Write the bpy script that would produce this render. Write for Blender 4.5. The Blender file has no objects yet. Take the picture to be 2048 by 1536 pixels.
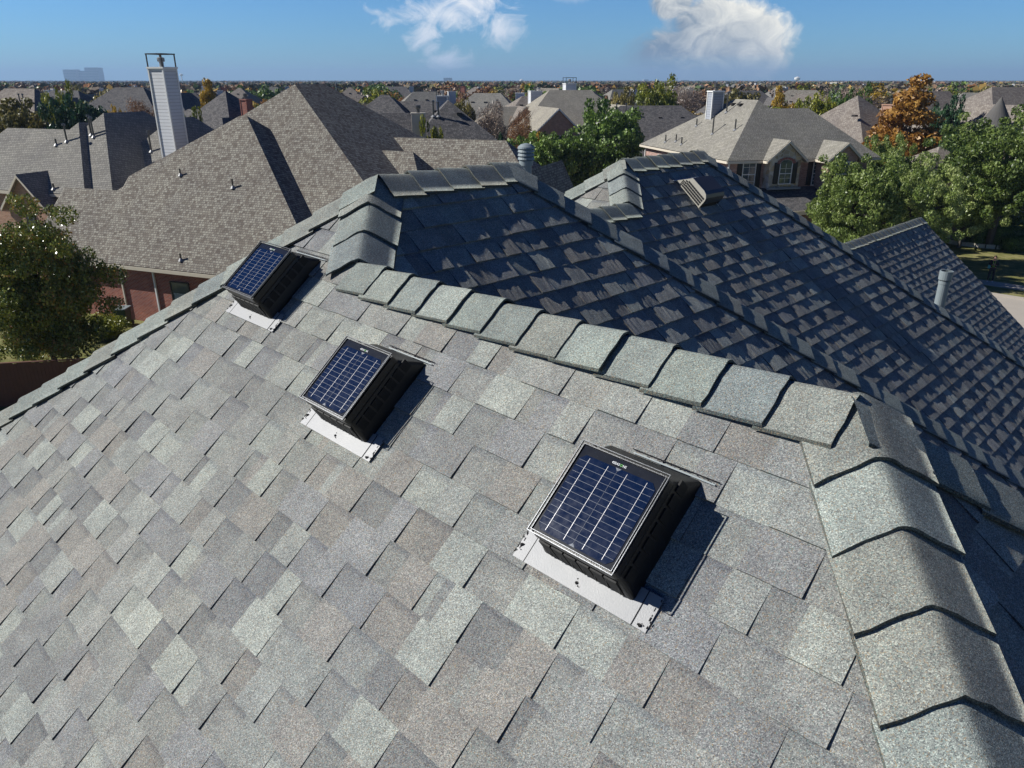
import bpy, math, random
import numpy as np
from mathutils import Vector, Matrix
SC=bpy.context.scene; COL=SC.collection
R=math.radians
# ---------------- camera ----------------
HC=12.5; HZ=1.6e-4; FPX=1500.0; PIT=math.atan(608/FPX)
cam=bpy.data.objects.new('camera',bpy.data.cameras.new('camera')); COL.objects.link(cam)
cam.location=(0,0,HC); cam.rotation_euler=(math.pi/2-PIT,0,0)
cam.data.sensor_width=36; cam.data.lens=FPX/2048*36; cam.data.clip_start=.05; cam.data.clip_end=60000
SC.camera=cam
# ---------------- light ----------------
S_EL=R(35.9); S_AZ=R(275.6)      # azimuth clockwise from +Y
sdir=Vector((math.sin(S_AZ)*math.cos(S_EL),math.cos(S_AZ)*math.cos(S_EL),math.sin(S_EL)))
sl=bpy.data.lights.new('sun','SUN'); sl.energy=5.0; sl.angle=R(.5); sl.color=(1,.972,.905)
so=bpy.data.objects.new('sun',sl); COL.objects.link(so); so.rotation_euler=sdir.to_track_quat('Z','Y').to_euler(); so.location=(0,0,60)
SC.view_settings.view_transform='Standard'; SC.view_settings.look='None'; SC.view_settings.exposure=.31; SC.view_settings.gamma=1
W=bpy.data.worlds.new('World'); SC.world=W; W.use_nodes=True
nt=W.node_tree; nt.nodes.clear()
class NG:
    def __init__(s,t): s.t=t
    def n(s,typ,ins=None,**kw):
        o=s.t.nodes.new(typ)
        for k,v in kw.items(): setattr(o,k,v)
        for k,v in (ins or {}).items():
            if hasattr(v,'is_output') : s.t.links.new(v,o.inputs[k])
            else: o.inputs[k].default_value=v
        return o
    def m(s,op,a,b=None,c=None,clamp=False):
        o=s.t.nodes.new('ShaderNodeMath'); o.operation=op; o.use_clamp=clamp
        for i,v in enumerate((a,b,c)):
            if v is None: continue
            if hasattr(v,'is_output'): s.t.links.new(v,o.inputs[i])
            else: o.inputs[i].default_value=v
        return o.outputs[0]
    def mix(s,f,a,b,bl='MIX'):
        o=s.t.nodes.new('ShaderNodeMix'); o.data_type='RGBA'; o.blend_type=bl; o.clamp_factor=True
        for k,v in ((0,f),(6,a),(7,b)):
            if hasattr(v,'is_output'): s.t.links.new(v,o.inputs[k])
            else: o.inputs[k].default_value=(v if k==0 else (*v[:3],1))
        return o.outputs[2]
    def ramp(s,f,pts,interp='LINEAR'):
        o=s.t.nodes.new('ShaderNodeValToRGB'); o.color_ramp.interpolation=interp
        while len(o.color_ramp.elements)<len(pts): o.color_ramp.elements.new(.5)
        for e,(p,c) in zip(o.color_ramp.elements,pts): e.position=p; e.color=(*c,1) if len(c)==3 else c
        s.t.links.new(f,o.inputs[0]); return o.outputs[0]
g=NG(nt)
sky=g.n('ShaderNodeTexSky',sky_type='NISHITA',sun_disc=False,sun_elevation=S_EL,sun_rotation=S_AZ,altitude=100,air_density=1.0,dust_density=.1,ozone_density=2.2)
tc=g.n('ShaderNodeTexCoord'); sp=g.n('ShaderNodeSeparateXYZ',{0:tc.outputs['Generated']})
X,Y,Z=sp.outputs
az=g.m('ARCTAN2',X,Y); el=g.m('ARCSINE',Z)
base=g.mix(1.0,sky.outputs[0],(.41,.80,1.34),'MULTIPLY')
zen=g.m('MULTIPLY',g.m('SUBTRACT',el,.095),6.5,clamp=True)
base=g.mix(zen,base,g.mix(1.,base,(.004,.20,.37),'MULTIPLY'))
def ell(cx,cy,rx,ry):
    a=g.m('DIVIDE',g.m('SUBTRACT',az,cx),rx); b=g.m('DIVIDE',g.m('SUBTRACT',el,cy),ry)
    q=g.m('SQRT',g.m('ADD',g.m('MULTIPLY',a,a),g.m('MULTIPLY',b,b)))
    return g.m('SUBTRACT',1.0,q)
cv=g.n('ShaderNodeCombineXYZ',{0:az,1:g.m('MULTIPLY',el,1.25),2:0.0})
n1=g.n('ShaderNodeTexNoise',{'Vector':cv.outputs[0],'Scale':26,'Detail':10,'Roughness':.66,'Distortion':1.1})
n2=g.n('ShaderNodeTexNoise',{'Vector':cv.outputs[0],'Scale':11,'Detail':3,'Roughness':.5})
def mx(*a):
    r=a[0]
    for b in a[1:]: r=g.m('MAXIMUM',r,b)
    return r
def cloud(es,k,thr,soft):
    s=mx(*[ell(*e) for e in es])
    d=g.m('ADD',s,g.m('MULTIPLY',g.m('SUBTRACT',n1.outputs[0],.5),k))
    return g.m('MULTIPLY',g.m('SUBTRACT',d,thr),1/soft,clamp=True)
wisp=cloud([(-.075,.072,.080,.020),(-.012,.055,.032,.020),(-.105,.050,.022,.030),(-.05,.085,.05,.018),(-.080,.022,.028,.013)],3.6,-.10,1.15)
bigc=cloud([(.255,.050,.066,.032),(.232,.062,.045,.026),(.218,.026,.070,.032),(.190,.084,.026,.018),(.270,.03,.052,.032)],.95,-.22,.38)
puff=cloud([(.07,.090,.05,.008)],2.6,.3,1.4)
wcol=g.mix(g.m('MULTIPLY',el,9.,clamp=True),(.55,.68,.86),(1.05,1.04,1.04))
shade=g.m('ADD',g.m('MULTIPLY',g.m('SUBTRACT',az,.16),4.2),g.m('ADD',g.m('MULTIPLY',el,5.5),g.m('MULTIPLY',g.m('SUBTRACT',n1.outputs[0],.62),1.6)),clamp=True)
bcol=g.mix(shade,(.20,.27,.36),(1.1,1.06,.94))
sc10=12.2
s1=g.mix(g.m('MULTIPLY',wisp,.95),base,g.mix(1.,wcol,(sc10,)*3,'MULTIPLY'))
s1=g.mix(g.m('MULTIPLY',puff,.35),s1,g.mix(1.,wcol,(sc10,)*3,'MULTIPLY'))
lowfade=g.m('MULTIPLY',g.m('ADD',el,-.0),35.,clamp=True)
s1=g.mix(g.m('MULTIPLY',g.m('MULTIPLY',bigc,.97),g.m('MAXIMUM',lowfade,.7)),s1,g.mix(1.,bcol,(sc10,)*3,'MULTIPLY'))
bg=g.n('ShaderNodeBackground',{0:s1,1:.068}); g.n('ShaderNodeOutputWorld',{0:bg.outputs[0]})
# ---------------- geometry helpers ----------------
def ray(u,v):
    x=(u-1024)/FPX; y=(768-v)/FPX
    return np.array([x,math.cos(PIT)+y*math.sin(PIT),-math.sin(PIT)+y*math.cos(PIT)])
CAM=np.array([0,0,HC])
def pt(u,v,y): r=ray(u,v); return CAM+r*(y/r[1])          # world point seen at photo position u,v at forward distance y (used to survey the site)
def gpt(u,v,z=0.):                                         # where that line of sight meets height z
    r=ray(u,v); return CAM+r*((z-HC)/r[2])
def azv(a,z=0.): return np.array([math.sin(R(a)),math.cos(R(a)),z])
def nrm(a,t):
    n=azv(a)*t; n[2]=1; return n/np.linalg.norm(n)
XF={}
def tag(o,label=None,cat=None,group=None,kind=None):
    for k,v in (('label',label),('category',cat),('group',group),('kind',kind)):
        if v: o[k]=v
    return o
def thing(name,loc,label,cat,group=None,rz=0.):
    o=bpy.data.objects.new(name,None); COL.objects.link(o); o.location=loc; o.rotation_euler=(0,0,rz)
    o.empty_display_size=.3
    XF[o.name]=(np.array(loc,float),rz); return tag(o,label,cat,group)
def rootof(o):
    while o.parent: o=o.parent
    return o
def mkmesh(name,V,F,mats,uv=None,col=None,mi=None,smooth=False):
    me=bpy.data.meshes.new(name); V=np.asarray(V,dtype=np.float32)
    if isinstance(F,np.ndarray): lt=np.full(len(F),F.shape[1],np.int32); li=F.ravel().astype(np.int32)
    else:
        lt=np.array([len(f) for f in F],np.int32); li=np.array([i for f in F for i in f],np.int32)
    me.vertices.add(len(V)); me.vertices.foreach_set('co',V.ravel())
    me.loops.add(len(li)); me.loops.foreach_set('vertex_index',li)
    me.polygons.add(len(lt)); ls=np.concatenate([[0],np.cumsum(lt)[:-1]]).astype(np.int32)
    me.polygons.foreach_set('loop_start',ls); me.polygons.foreach_set('loop_total',lt)
    for m in (mats if isinstance(mats,(list,tuple)) else [mats]): me.materials.append(m)
    if mi is not None: me.polygons.foreach_set('material_index',np.asarray(mi,np.int32))
    me.polygons.foreach_set('use_smooth',np.full(len(lt),bool(smooth)))
    me.update()
    if uv is not None:
        l=me.uv_layers.new(name='UVMap'); l.data.foreach_set('uv',np.asarray(uv,np.float32).ravel())
    if col is not None:
        a=me.color_attributes.new('tone','FLOAT_COLOR','CORNER')
        a.data.foreach_set('color',np.repeat(np.asarray(col,np.float32),lt,axis=0).ravel())
    me.validate(); return me
def link(name,me,parent=None):
    o=bpy.data.objects.new(name,me); COL.objects.link(o)
    if parent: o.parent=parent
    return o
class MB:
    def __init__(s): s.v=[];s.f=[];s.uv=[];s.mi=[];s.col=[]
    def poly(s,P,mi=0,uv=None,col=None):
        b=len(s.v); s.v+=[tuple(p) for p in P]; s.f.append(tuple(range(b,b+len(P)))); s.mi.append(mi)
        if uv is None: uv=[(0,0)]*len(P)
        s.uv+=list(uv); s.col.append(col or (1,1,1,1))
    def box(s,o,a,b,c,mi=0):                       # corner o and three edge vectors
        o,a,b,c=[np.array(q,float) for q in (o,a,b,c)]
        if np.dot(np.cross(a,b),c)<0: o=o+c; c=-c
        p=[o,o+a,o+a+b,o+b,o+c,o+a+c,o+a+b+c,o+b+c]
        la,lb,lc=[float(np.linalg.norm(q)) for q in (a,b,c)]
        for i,(x,y) in (((3,2,1,0),(la,lb)),((4,5,6,7),(la,lb)),((0,1,5,4),(la,lc)),((1,2,6,5),(lb,lc)),((2,3,7,6),(la,lc)),((3,0,4,7),(lb,lc))):
            s.poly([p[k] for k in i],mi,[(0,0),(x,0),(x,y),(0,y)])
    def cbox(s,c,sx,sy,sz,ex=(1,0,0),ey=(0,1,0),mi=0):  # centre-bottom box in a horizontal frame
        ex=np.array(ex,float);ey=np.array(ey,float);c=np.array(c,float)
        s.box(c-ex*sx/2-ey*sy/2,ex*sx,ey*sy,(0,0,sz),mi)
    def tube(s,pts,rad,n=10,mi=0,cap=True):
        pts=[np.array(q,float) for q in pts]; rad=[rad]*len(pts) if not hasattr(rad,'__len__') else rad
        rings=[]
        for i,q in enumerate(pts):
            t=pts[min(i+1,len(pts)-1)]-pts[max(i-1,0)]; t/=np.linalg.norm(t)+1e-9
            a=np.cross(t,(0,0,1.) if abs(t[2])<.9 else (1.,0,0)); a/=np.linalg.norm(a); b=np.cross(t,a)
            rings.append([q+rad[i]*(a*math.cos(2*math.pi*k/n)+b*math.sin(2*math.pi*k/n)) for k in range(n)])
        for i in range(len(rings)-1):
            for k in range(n):
                k2=(k+1)%n; s.poly([rings[i][k],rings[i+1][k],rings[i+1][k2],rings[i][k2]],mi)
        if cap: s.poly(rings[0],mi); s.poly(rings[-1][::-1],mi)
    def build(s,name,mats,parent=None,smooth=False,label=None,weld=False,**kw):
        V=np.array(s.v,float).reshape(-1,3)
        if parent is not None:
            L,rz=XF[rootof(parent).name]; V=V-L
            if rz:
                c,q=math.cos(-rz),math.sin(-rz); V=np.stack([V[:,0]*c-V[:,1]*q,V[:,0]*q+V[:,1]*c,V[:,2]],1)
        me=mkmesh(name,V,s.f,mats,s.uv,s.col,s.mi,smooth)
        if weld:
            import bmesh
            bm=bmesh.new(); bm.from_mesh(me); bmesh.ops.remove_doubles(bm,verts=bm.verts,dist=1e-5); bm.to_mesh(me); bm.free()
        o=link(name,me,parent)
        if label: o['label']=label
        return o
def copy_tree(o,parent=None):
    c=o.copy(); COL.objects.link(c)
    if parent is not None: c.parent=parent
    for ch in list(o.children): copy_tree(ch,c)
    return c
# ---------------- materials ----------------
def mat(name):
    m=bpy.data.materials.new(name); m.use_nodes=True; m.node_tree.nodes.clear(); return m,NG(m.node_tree)
def fin(g,col,rough=.8,bump=None,bs=.3,bd=.01,metal=0.,spec=.5,**kw):
    b=g.n('ShaderNodeBsdfPrincipled')
    for k,v in (('Base Color',col),('Roughness',rough),('Metallic',metal),('Specular IOR Level',spec)):
        if hasattr(v,'is_output'): g.t.links.new(v,b.inputs[k])
        else: b.inputs[k].default_value=(*v[:3],1) if k=='Base Color' else v
    for k,v in kw.items(): b.inputs[k.replace('_',' ')].default_value=v
    if bump is not None:
        bu=g.n('ShaderNodeBump',{'Strength':bs,'Distance':bd,'Height':bump}); g.t.links.new(bu.outputs[0],b.inputs['Normal'])
    g.n('ShaderNodeOutputMaterial',{0:b.outputs[0]}); return b
def noise(g,vec,sc,det=4,ro=.55,**kw): return g.n('ShaderNodeTexNoise',{'Vector':vec,'Scale':sc,'Detail':det,'Roughness':ro}).outputs[0]
def plain(name,c,rough=.6,var=.12,sc=3.,metal=0.,bs=.1,spec=.5,**kw):
    m,g=mat(name); t=g.n('ShaderNodeTexCoord').outputs['Object']
    n=noise(g,t,sc,6,.6); n2=noise(g,t,sc*23,3,.6)
    f=g.m('ADD',g.m('MULTIPLY',n,.7),g.m('MULTIPLY',n2,.3))
    col=g.mix(f,[x*(1-var*1.6) for x in c],[min(1,x*(1+var*1.6)) for x in c])
    fin(g,col,g.m('ADD',rough-.08,g.m('MULTIPLY',n,.16)),n2,bs,.005,metal,spec,**kw); return m
def m_granule():
    m,g=mat('mineral_shingle'); at=g.n('ShaderNodeAttribute',attribute_name='tone')
    tc=g.n('ShaderNodeTexCoord').outputs['Object']; uv=g.n('ShaderNodeUVMap').outputs[0]
    vo=g.n('ShaderNodeTexVoronoi',{'Vector':tc,'Scale':420.}); 
    sv=g.n('ShaderNodeSeparateColor',{0:vo.outputs['Color']})
    fine=noise(g,tc,210,2,.7); mid=noise(g,tc,9,5,.6); big=noise(g,tc,1.3,3,.5)
    spk=g.ramp(sv.outputs[0],[(0,(.38,.38,.40)),(.25,(.76,.76,.78)),(.6,(1.02,1.02,1.01)),(.86,(1.40,1.40,1.36)),(1,(1.95,1.95,1.88))])
    c=g.mix(1.,at.outputs['Color'],spk,'MULTIPLY')
    c=g.mix(g.m('MULTIPLY',g.m('GREATER_THAN',sv.outputs[1],.93),.7),c,(.30,.22,.13))
    c=g.mix(g.m('MULTIPLY',g.m('LESS_THAN',sv.outputs[1],.07),.6),c,(.17,.26,.24))
    c=g.mix(1.,c,g.ramp(mid,[(.25,(.80,.80,.82)),(.75,(1.2,1.2,1.18))]),'MULTIPLY')
    c=g.mix(1.,c,g.ramp(big,[(.3,(.93,.94,.97)),(.7,(1.06,1.05,1.03))]),'MULTIPLY')
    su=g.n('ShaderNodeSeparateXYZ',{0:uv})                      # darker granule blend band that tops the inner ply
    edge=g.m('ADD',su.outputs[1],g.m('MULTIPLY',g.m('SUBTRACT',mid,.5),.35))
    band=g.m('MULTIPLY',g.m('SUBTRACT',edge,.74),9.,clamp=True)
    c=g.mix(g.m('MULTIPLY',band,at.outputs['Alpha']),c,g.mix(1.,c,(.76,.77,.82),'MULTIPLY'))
    fin(g,c,.92,g.m('ADD',g.m('MULTIPLY',fine,.5),g.m('MULTIPLY',vo.outputs['Distance'],.8)),.55,.0025,spec=.25); return m
def m_uvshingle(name,c1,c2,c3,row=.143,w=.26):
    m,g=mat(name); uv=g.n('ShaderNodeUVMap').outputs[0]; tc=g.n('ShaderNodeTexCoord').outputs['Object']
    b=g.n('ShaderNodeTexBrick',{'Vector':uv,'Color1':(0,0,0,1),'Color2':(1,1,1,1),'Mortar':(.5,.5,.5,1),'Scale':1.,'Mortar Size':.017,'Mortar Smooth':.3,'Bias':0.,'Brick Width':w,'Row Height':row})
    b.offset=.37; b.squash=.7; b.squash_frequency=3
    n=noise(g,tc,.5,4,.6); n2=noise(g,tc,3.,3,.6)
    k=g.m('ADD',g.n('ShaderNodeSeparateColor',{0:b.outputs[0]}).outputs[0],g.m('MULTIPLY',g.m('SUBTRACT',n2,.5),.5),clamp=True)
    c=g.ramp(k,[(0,c1),(.5,c2),(1,c3)])
    c=g.mix(1.,c,g.ramp(n,[(.3,(.88,.88,.9)),(.7,(1.1,1.1,1.08))]),'MULTIPLY')
    su=g.n('ShaderNodeSeparateXYZ',{0:uv}); fr=g.m('FRACT',g.m('DIVIDE',su.outputs[1],row))
    h=g.m('SUBTRACT',1.,fr)
    c=g.mix(b.outputs['Fac'],c,g.mix(1.,c,(.45,.45,.48),'MULTIPLY'))
    fin(g,c,.93,g.m('ADD',h,g.m('MULTIPLY',k,.6)),.45,.010,spec=.15); return m
def m_brick(name,c1,c2,mortar=(.42,.38,.34)):
    m,g=mat(name); uv=g.n('ShaderNodeUVMap').outputs[0]; tc=g.n('ShaderNodeTexCoord').outputs['Object']
    b=g.n('ShaderNodeTexBrick',{'Vector':uv,'Color1':(*c1,1),'Color2':(*c2,1),'Mortar':(*mortar,1),'Scale':1.,'Mortar Size':.008,'Mortar Smooth':.2,'Bias':0.,'Brick Width':.22,'Row Height':.075})
    n=noise(g,tc,1.2,5,.6)
    c=g.mix(1.,b.outputs[0],g.ramp(n,[(.3,(.8,.8,.82)),(.7,(1.18,1.15,1.12))]),'MULTIPLY')
    fin(g,c,.9,b.outputs['Fac'],-.4,.01,spec=.2); return m
def m_stone(name):
    m,g=mat(name); tc=g.n('ShaderNodeTexCoord').outputs['Object']
    v=g.n('ShaderNodeTexVoronoi',{'Vector':tc,'Scale':2.6}); e=g.n('ShaderNodeTexVoronoi',{'Vector':tc,'Scale':2.6},feature='DISTANCE_TO_EDGE')
    s=g.n('ShaderNodeSeparateColor',{0:v.outputs['Color']}).outputs[0]
    c=g.ramp(s,[(0,(.30,.24,.15)),(.35,(.46,.42,.34)),(.7,(.50,.38,.20)),(1,(.62,.60,.54))])
    c=g.mix(g.m('LESS_THAN',e.outputs['Distance'],.035),c,(.52,.5,.45))
    fin(g,c,.9,e.outputs['Distance'],.5,.03,spec=.2); return m
def m_siding(name,c,row=.2):
    m,g=mat(name); uv=g.n('ShaderNodeUVMap').outputs[0]; tc=g.n('ShaderNodeTexCoord').outputs['Object']
    su=g.n('ShaderNodeSeparateXYZ',{0:uv}); fr=g.m('FRACT',g.m('DIVIDE',su.outputs[1],row)); n=noise(g,tc,1.5,5,.6)
    col=g.mix(n,[x*.84 for x in c],c)
    col=g.mix(g.m('GREATER_THAN',fr,.87),col,[x*.6 for x in c])
    fin(g,col,.6,g.m('SUBTRACT',1.,fr),.9,.03,spec=.3); return m
def m_leaf(name,cs,trans=.25,ro=.42):
    m,g=mat(name); at=g.n('ShaderNodeAttribute',attribute_name='tone'); oi=g.n('ShaderNodeObjectInfo')
    f=g.n('ShaderNodeSeparateColor',{0:at.outputs['Color']}).outputs[0]
    f=g.m('ADD',f,g.m('MULTIPLY',g.m('SUBTRACT',oi.outputs['Random'],.5),.35),clamp=True)
    k=len(cs)-1; c=g.ramp(f,[(i/k,q) for i,q in enumerate(cs)])
    p=g.n('ShaderNodeBsdfPrincipled',{'Base Color':c,'Roughness':ro,'Specular IOR Level':.45})
    t=g.n('ShaderNodeBsdfTranslucent',{'Color':c}); mx_=g.n('ShaderNodeMixShader',{0:trans,1:p.outputs[0],2:t.outputs[0]})
    g.n('ShaderNodeOutputMaterial',{0:mx_.outputs[0]}); return m
def m_attr(name,rough=.9):
    m,g=mat(name); at=g.n('ShaderNodeAttribute',attribute_name='tone'); tc=g.n('ShaderNodeTexCoord').outputs['Object']
    c=g.mix(1.,at.outputs['Color'],g.ramp(noise(g,tc,.4,4,.6),[(.3,(.8,.8,.8)),(.7,(1.2,1.2,1.2))]),'MULTIPLY')
    fin(g,c,rough,spec=.1); return m
def m_glass(name='window_glass',c=(.03,.045,.06)):
    m,g=mat(name); tc=g.n('ShaderNodeTexCoord').outputs['Object']; n=noise(g,tc,1.4,4,.6)
    fin(g,g.mix(n,c,[x*2.2 for x in c]),.07,n,.03,.01,spec=.9); return m
M=dict(
 gran=m_granule(),
 black=plain('black_plastic',(.009,.009,.010),.38,.15,9,bs=.25,spec=.45),
 grille=plain('dark_grille',(.004,.004,.005),.7,.1,20),
 alu=plain('brushed_aluminium',(.62,.63,.65),.32,.1,14,metal=.9,bs=.12),
 frame=plain('anodised_frame',(.10,.105,.115),.35,.06,20,metal=.85),
 flash=plain('galvanised_flashing',(.25,.255,.265),.5,.12,11,metal=.1,bs=.15),
 tin=plain('brown_metal_vent',(.085,.08,.075),.30,.12,12,metal=.3,spec=.6),
 tan=plain('tan_painted_metal',(.44,.42,.36),.45,.1,16,bs=.15),
 pvc=plain('grey_pipe_paint',(.22,.26,.275),.48,.1,15,bs=.1),
 white=plain('white_paint',(.74,.74,.72),.5,.07,4),
 cream=plain('cream_trim',(.60,.54,.44),.6,.08,4),
 trim=plain('grey_blue_trim',(.25,.28,.32),.5,.08,4),
 wood=plain('stained_fence_wood',(.115,.045,.026),.75,.3,5,bs=.5),
 dark=plain('dark_shutter',(.02,.016,.014),.5,.2,6),
 bark=plain('tree_bark',(.10,.085,.07),.95,.35,8,bs=.9),
 sealant=plain('roof_sealant',(.02,.018,.018),.3,.4,60,bs=.8,spec=.7),
 rubber=plain('black_rubber',(.015,.015,.015),.6),
 concrete=plain('concrete',(.40,.36,.31),.85,.1,1.2,bs=.3),
 glass=m_glass(), stone=m_stone('lime_stone'),
 brick_r=m_brick('red_brick',(.22,.045,.03),(.35,.09,.05)),
 brick_o=m_brick('orange_brick',(.34,.17,.10),(.47,.27,.18)),
 brick_p=m_brick('pink_brick',(.26,.13,.11),(.42,.27,.23)),
 sid=m_siding('white_siding',(.66,.67,.69)), sid2=m_siding('grey_siding',(.34,.36,.40)),
 r_brown=m_uvshingle('brown_shingle_roof',(.14,.118,.10),(.235,.215,.182),(.315,.30,.255),w=.19),
 r_grey=m_uvshingle('grey_shingle_roof',(.21,.20,.18),(.25,.24,.215),(.30,.285,.255)),
 r_sand=m_uvshingle('sand_shingle_roof',(.27,.25,.205),(.32,.295,.245),(.365,.34,.285)),
 r_char=m_uvshingle('charcoal_shingle_roof',(.085,.083,.085),(.13,.125,.125),(.18,.17,.165)),
 r_stone=m_uvshingle('stone_shingle_roof',(.23,.22,.185),(.275,.26,.225),(.32,.305,.265)),
 r_taupe=m_uvshingle('taupe_shingle_roof',(.18,.155,.135),(.24,.21,.185),(.30,.27,.235)),
)
LF=dict(
 green=m_leaf('green_leaves',[(.045,.08,.018),(.12,.20,.038),(.27,.38,.08)]),
 oak=m_leaf('live_oak_leaves',[(.06,.10,.02),(.20,.27,.06),(.48,.54,.22)],.3),
 dark=m_leaf('dark_green_leaves',[(.012,.035,.016),(.028,.075,.032),(.06,.13,.05)],.15),
 pear=m_leaf('glossy_pear_leaves',[(.025,.045,.008),(.09,.13,.02),(.26,.29,.06),(.36,.19,.05)],.15,.3),
 ygreen=m_leaf('yellow_green_leaves',[(.08,.11,.01),(.24,.26,.025),(.46,.42,.05)]),
 gold=m_leaf('golden_leaves',[(.18,.13,.012),(.42,.27,.025),(.60,.40,.04)]),
 orange=m_leaf('rusty_orange_leaves',[(.22,.10,.022),(.46,.25,.05),(.66,.42,.12)]),
 rust=m_leaf('rust_brown_leaves',[(.11,.055,.028),(.23,.12,.055),(.36,.20,.10)]),
 bare=m_leaf('bare_twigs',[(.13,.10,.08),(.25,.19,.15),(.38,.29,.22)],.0),
 olive=m_leaf('olive_leaves',[(.09,.085,.022),(.22,.19,.05),(.38,.30,.09)]),
)
# ================= ground and paving =================
def m_ground():
    m,g=mat('lawn_and_yards'); tc=g.n('ShaderNodeTexCoord').outputs['Object']
    a=noise(g,tc,.05,5,.6); b=noise(g,tc,1.1,6,.7); c=noise(g,tc,25,3,.7)
    col=g.ramp(g.m('ADD',g.m('MULTIPLY',a,.45),g.m('MULTIPLY',b,.55)),[(.36,(.09,.11,.035)),(.48,(.18,.18,.06)),(.58,(.30,.27,.12)),(.72,(.34,.28,.15))])
    col=g.mix(1.,col,g.ramp(c,[(.3,(.6,.6,.6)),(.7,(1.3,1.3,1.3))]),'MULTIPLY')
    fin(g,col,.95,c,.6,.05,spec=.1); return m
M['ground']=m_ground()
def ring_sheet():
    rs=[0,40,90,200,500,1200,3000,8000,16000,26000]; n=72; V=[(0,0,0)];F=[]
    for r in rs[1:]:
        for k in range(n): V.append((r*math.cos(2*math.pi*k/n),r*math.sin(2*math.pi*k/n),0))
    for k in range(n): F.append((0,1+k,1+(k+1)%n))
    for i in range(len(rs)-2):
        for k in range(n):
            a=1+i*n+k;b=1+i*n+(k+1)%n; F.append((a,a+n,b+n,b))
    return V,F
V,F=ring_sheet(); o=link('ground',mkmesh('ground',V,F,M['ground'])); tag(o,kind='structure')
def strip(name,pts,m,z,kerb=0,**kw):
    mb=MB(); P=[np.array([p[0],p[1],z]) for p in pts]; mb.poly(P)
    if kerb:
        for i in range(len(P)):
            a,b=P[i],P[(i+1)%len(P)]; mb.poly([a-np.array([0,0,kerb]),b-np.array([0,0,kerb]),b,a])
    return mb.build(name,m)
# survey of the street corner at the right edge
def along(p,d,s,w,off=0): # strip polygon along direction d
    d=d/np.linalg.norm(d); n=np.array([-d[1],d[0],0]); 
    return [p+d*s[0]+n*off,p+d*s[1]+n*off,p+d*s[1]+n*(off+w),p+d*s[0]+n*(off+w)]
pA=gpt(1965,561); pB=gpt(2048,573); sd=pB-pA; sd[2]=0; sd/=np.linalg.norm(sd)
side_=np.array([-sd[1],sd[0],0])
if side_[1]<0: side_=-side_
def sp_(off,w,s0,s1): return [pA+sd*s0+side_*off,pA+sd*s1+side_*off,pA+sd*s1+side_*(off+w),pA+sd*s0+side_*(off+w)]
q=gpt(2000,577); wst=abs(np.dot(q-pA,side_))
q=gpt(2000,593); o2=abs(np.dot(q-pA,side_))
tag(strip('pavement',sp_(-1.25,1.25,-60,60),M['concrete'],.05,.05),kind='structure')
tag(strip('road',sp_(-o2-9,9-.0,-60,60),M['concrete'],.008),kind='structure')
tag(strip('kerb',sp_(-o2,.16,-60,60),M['concrete'],.14,.14),kind='structure')
# lawn bed with stone edging near the person
# ================= foreground house =================
T=10/12; KH=T/math.sqrt(2); EX=.143
PAL=[(.252,.262,.248),(.225,.23,.222),(.23,.222,.208),(.21,.214,.218),(.29,.305,.282),(.19,.193,.192),(.242,.246,.234)]
PALC=[(.24,.27,.25),(.22,.245,.232),(.265,.29,.268),(.232,.242,.22),(.21,.236,.236)]
Z0=np.array([0,0,HC])
A=np.array([-.75,4.19,-.5])+Z0
hipd=lambda az:azv(az,-KH)/np.linalg.norm(azv(az,-KH))
def lineplane(P,d,Q,n): return P+d*(np.dot(Q-P,n)/np.dot(d,n))
B=A+azv(45)*1.045
zJ=-.835+HC
J=A+azv(180,-KH)*((A[2]-zJ)/KH)
K=J+azv(135)*2.42
EAVE=-6.5+HC
def down(P,az): return P+azv(az,-KH)*((P[2]-EAVE)/KH)
A2=np.array([1.02,7.23,-.70])+Z0; B2=A2+azv(45)*1.33
J2=np.array([1.06,6.72,0]); J2[2]=A2[2]-KH*(A2[1]-6.68); J2=A2+azv(180,-KH)*.53
n45=nrm(45,T)
M2end=lineplane(J2,azv(225),B,n45)
W3e=np.array([8.8,16.3,-2.75])+Z0; W3s=lineplane(W3e,azv(225),B2,n45)
hroot=thing('house',(4,6,0),'blue-grey hip-roofed house under the camera, with three solar vents on its sunlit slope','house')
class Frame:
    def __init__(s,O,az,t=T):
        s.O=O; s.eu=azv(az-90); s.n=nrm(az,t); s.ev=np.cross(s.n,s.eu); 
        if s.ev[2]<0: s.ev=-s.ev
    def uv(s,P): q=P-s.O; return q@s.eu,q@s.ev
    def ln(s,P,d):
        u0,v0=s.uv(P); k=(d@s.eu)/(d@s.ev); return lambda v:u0+(v-v0)*k
    def w(s,u,v,h=0): return s.O+s.eu*u+s.ev*v+s.n*h
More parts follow.
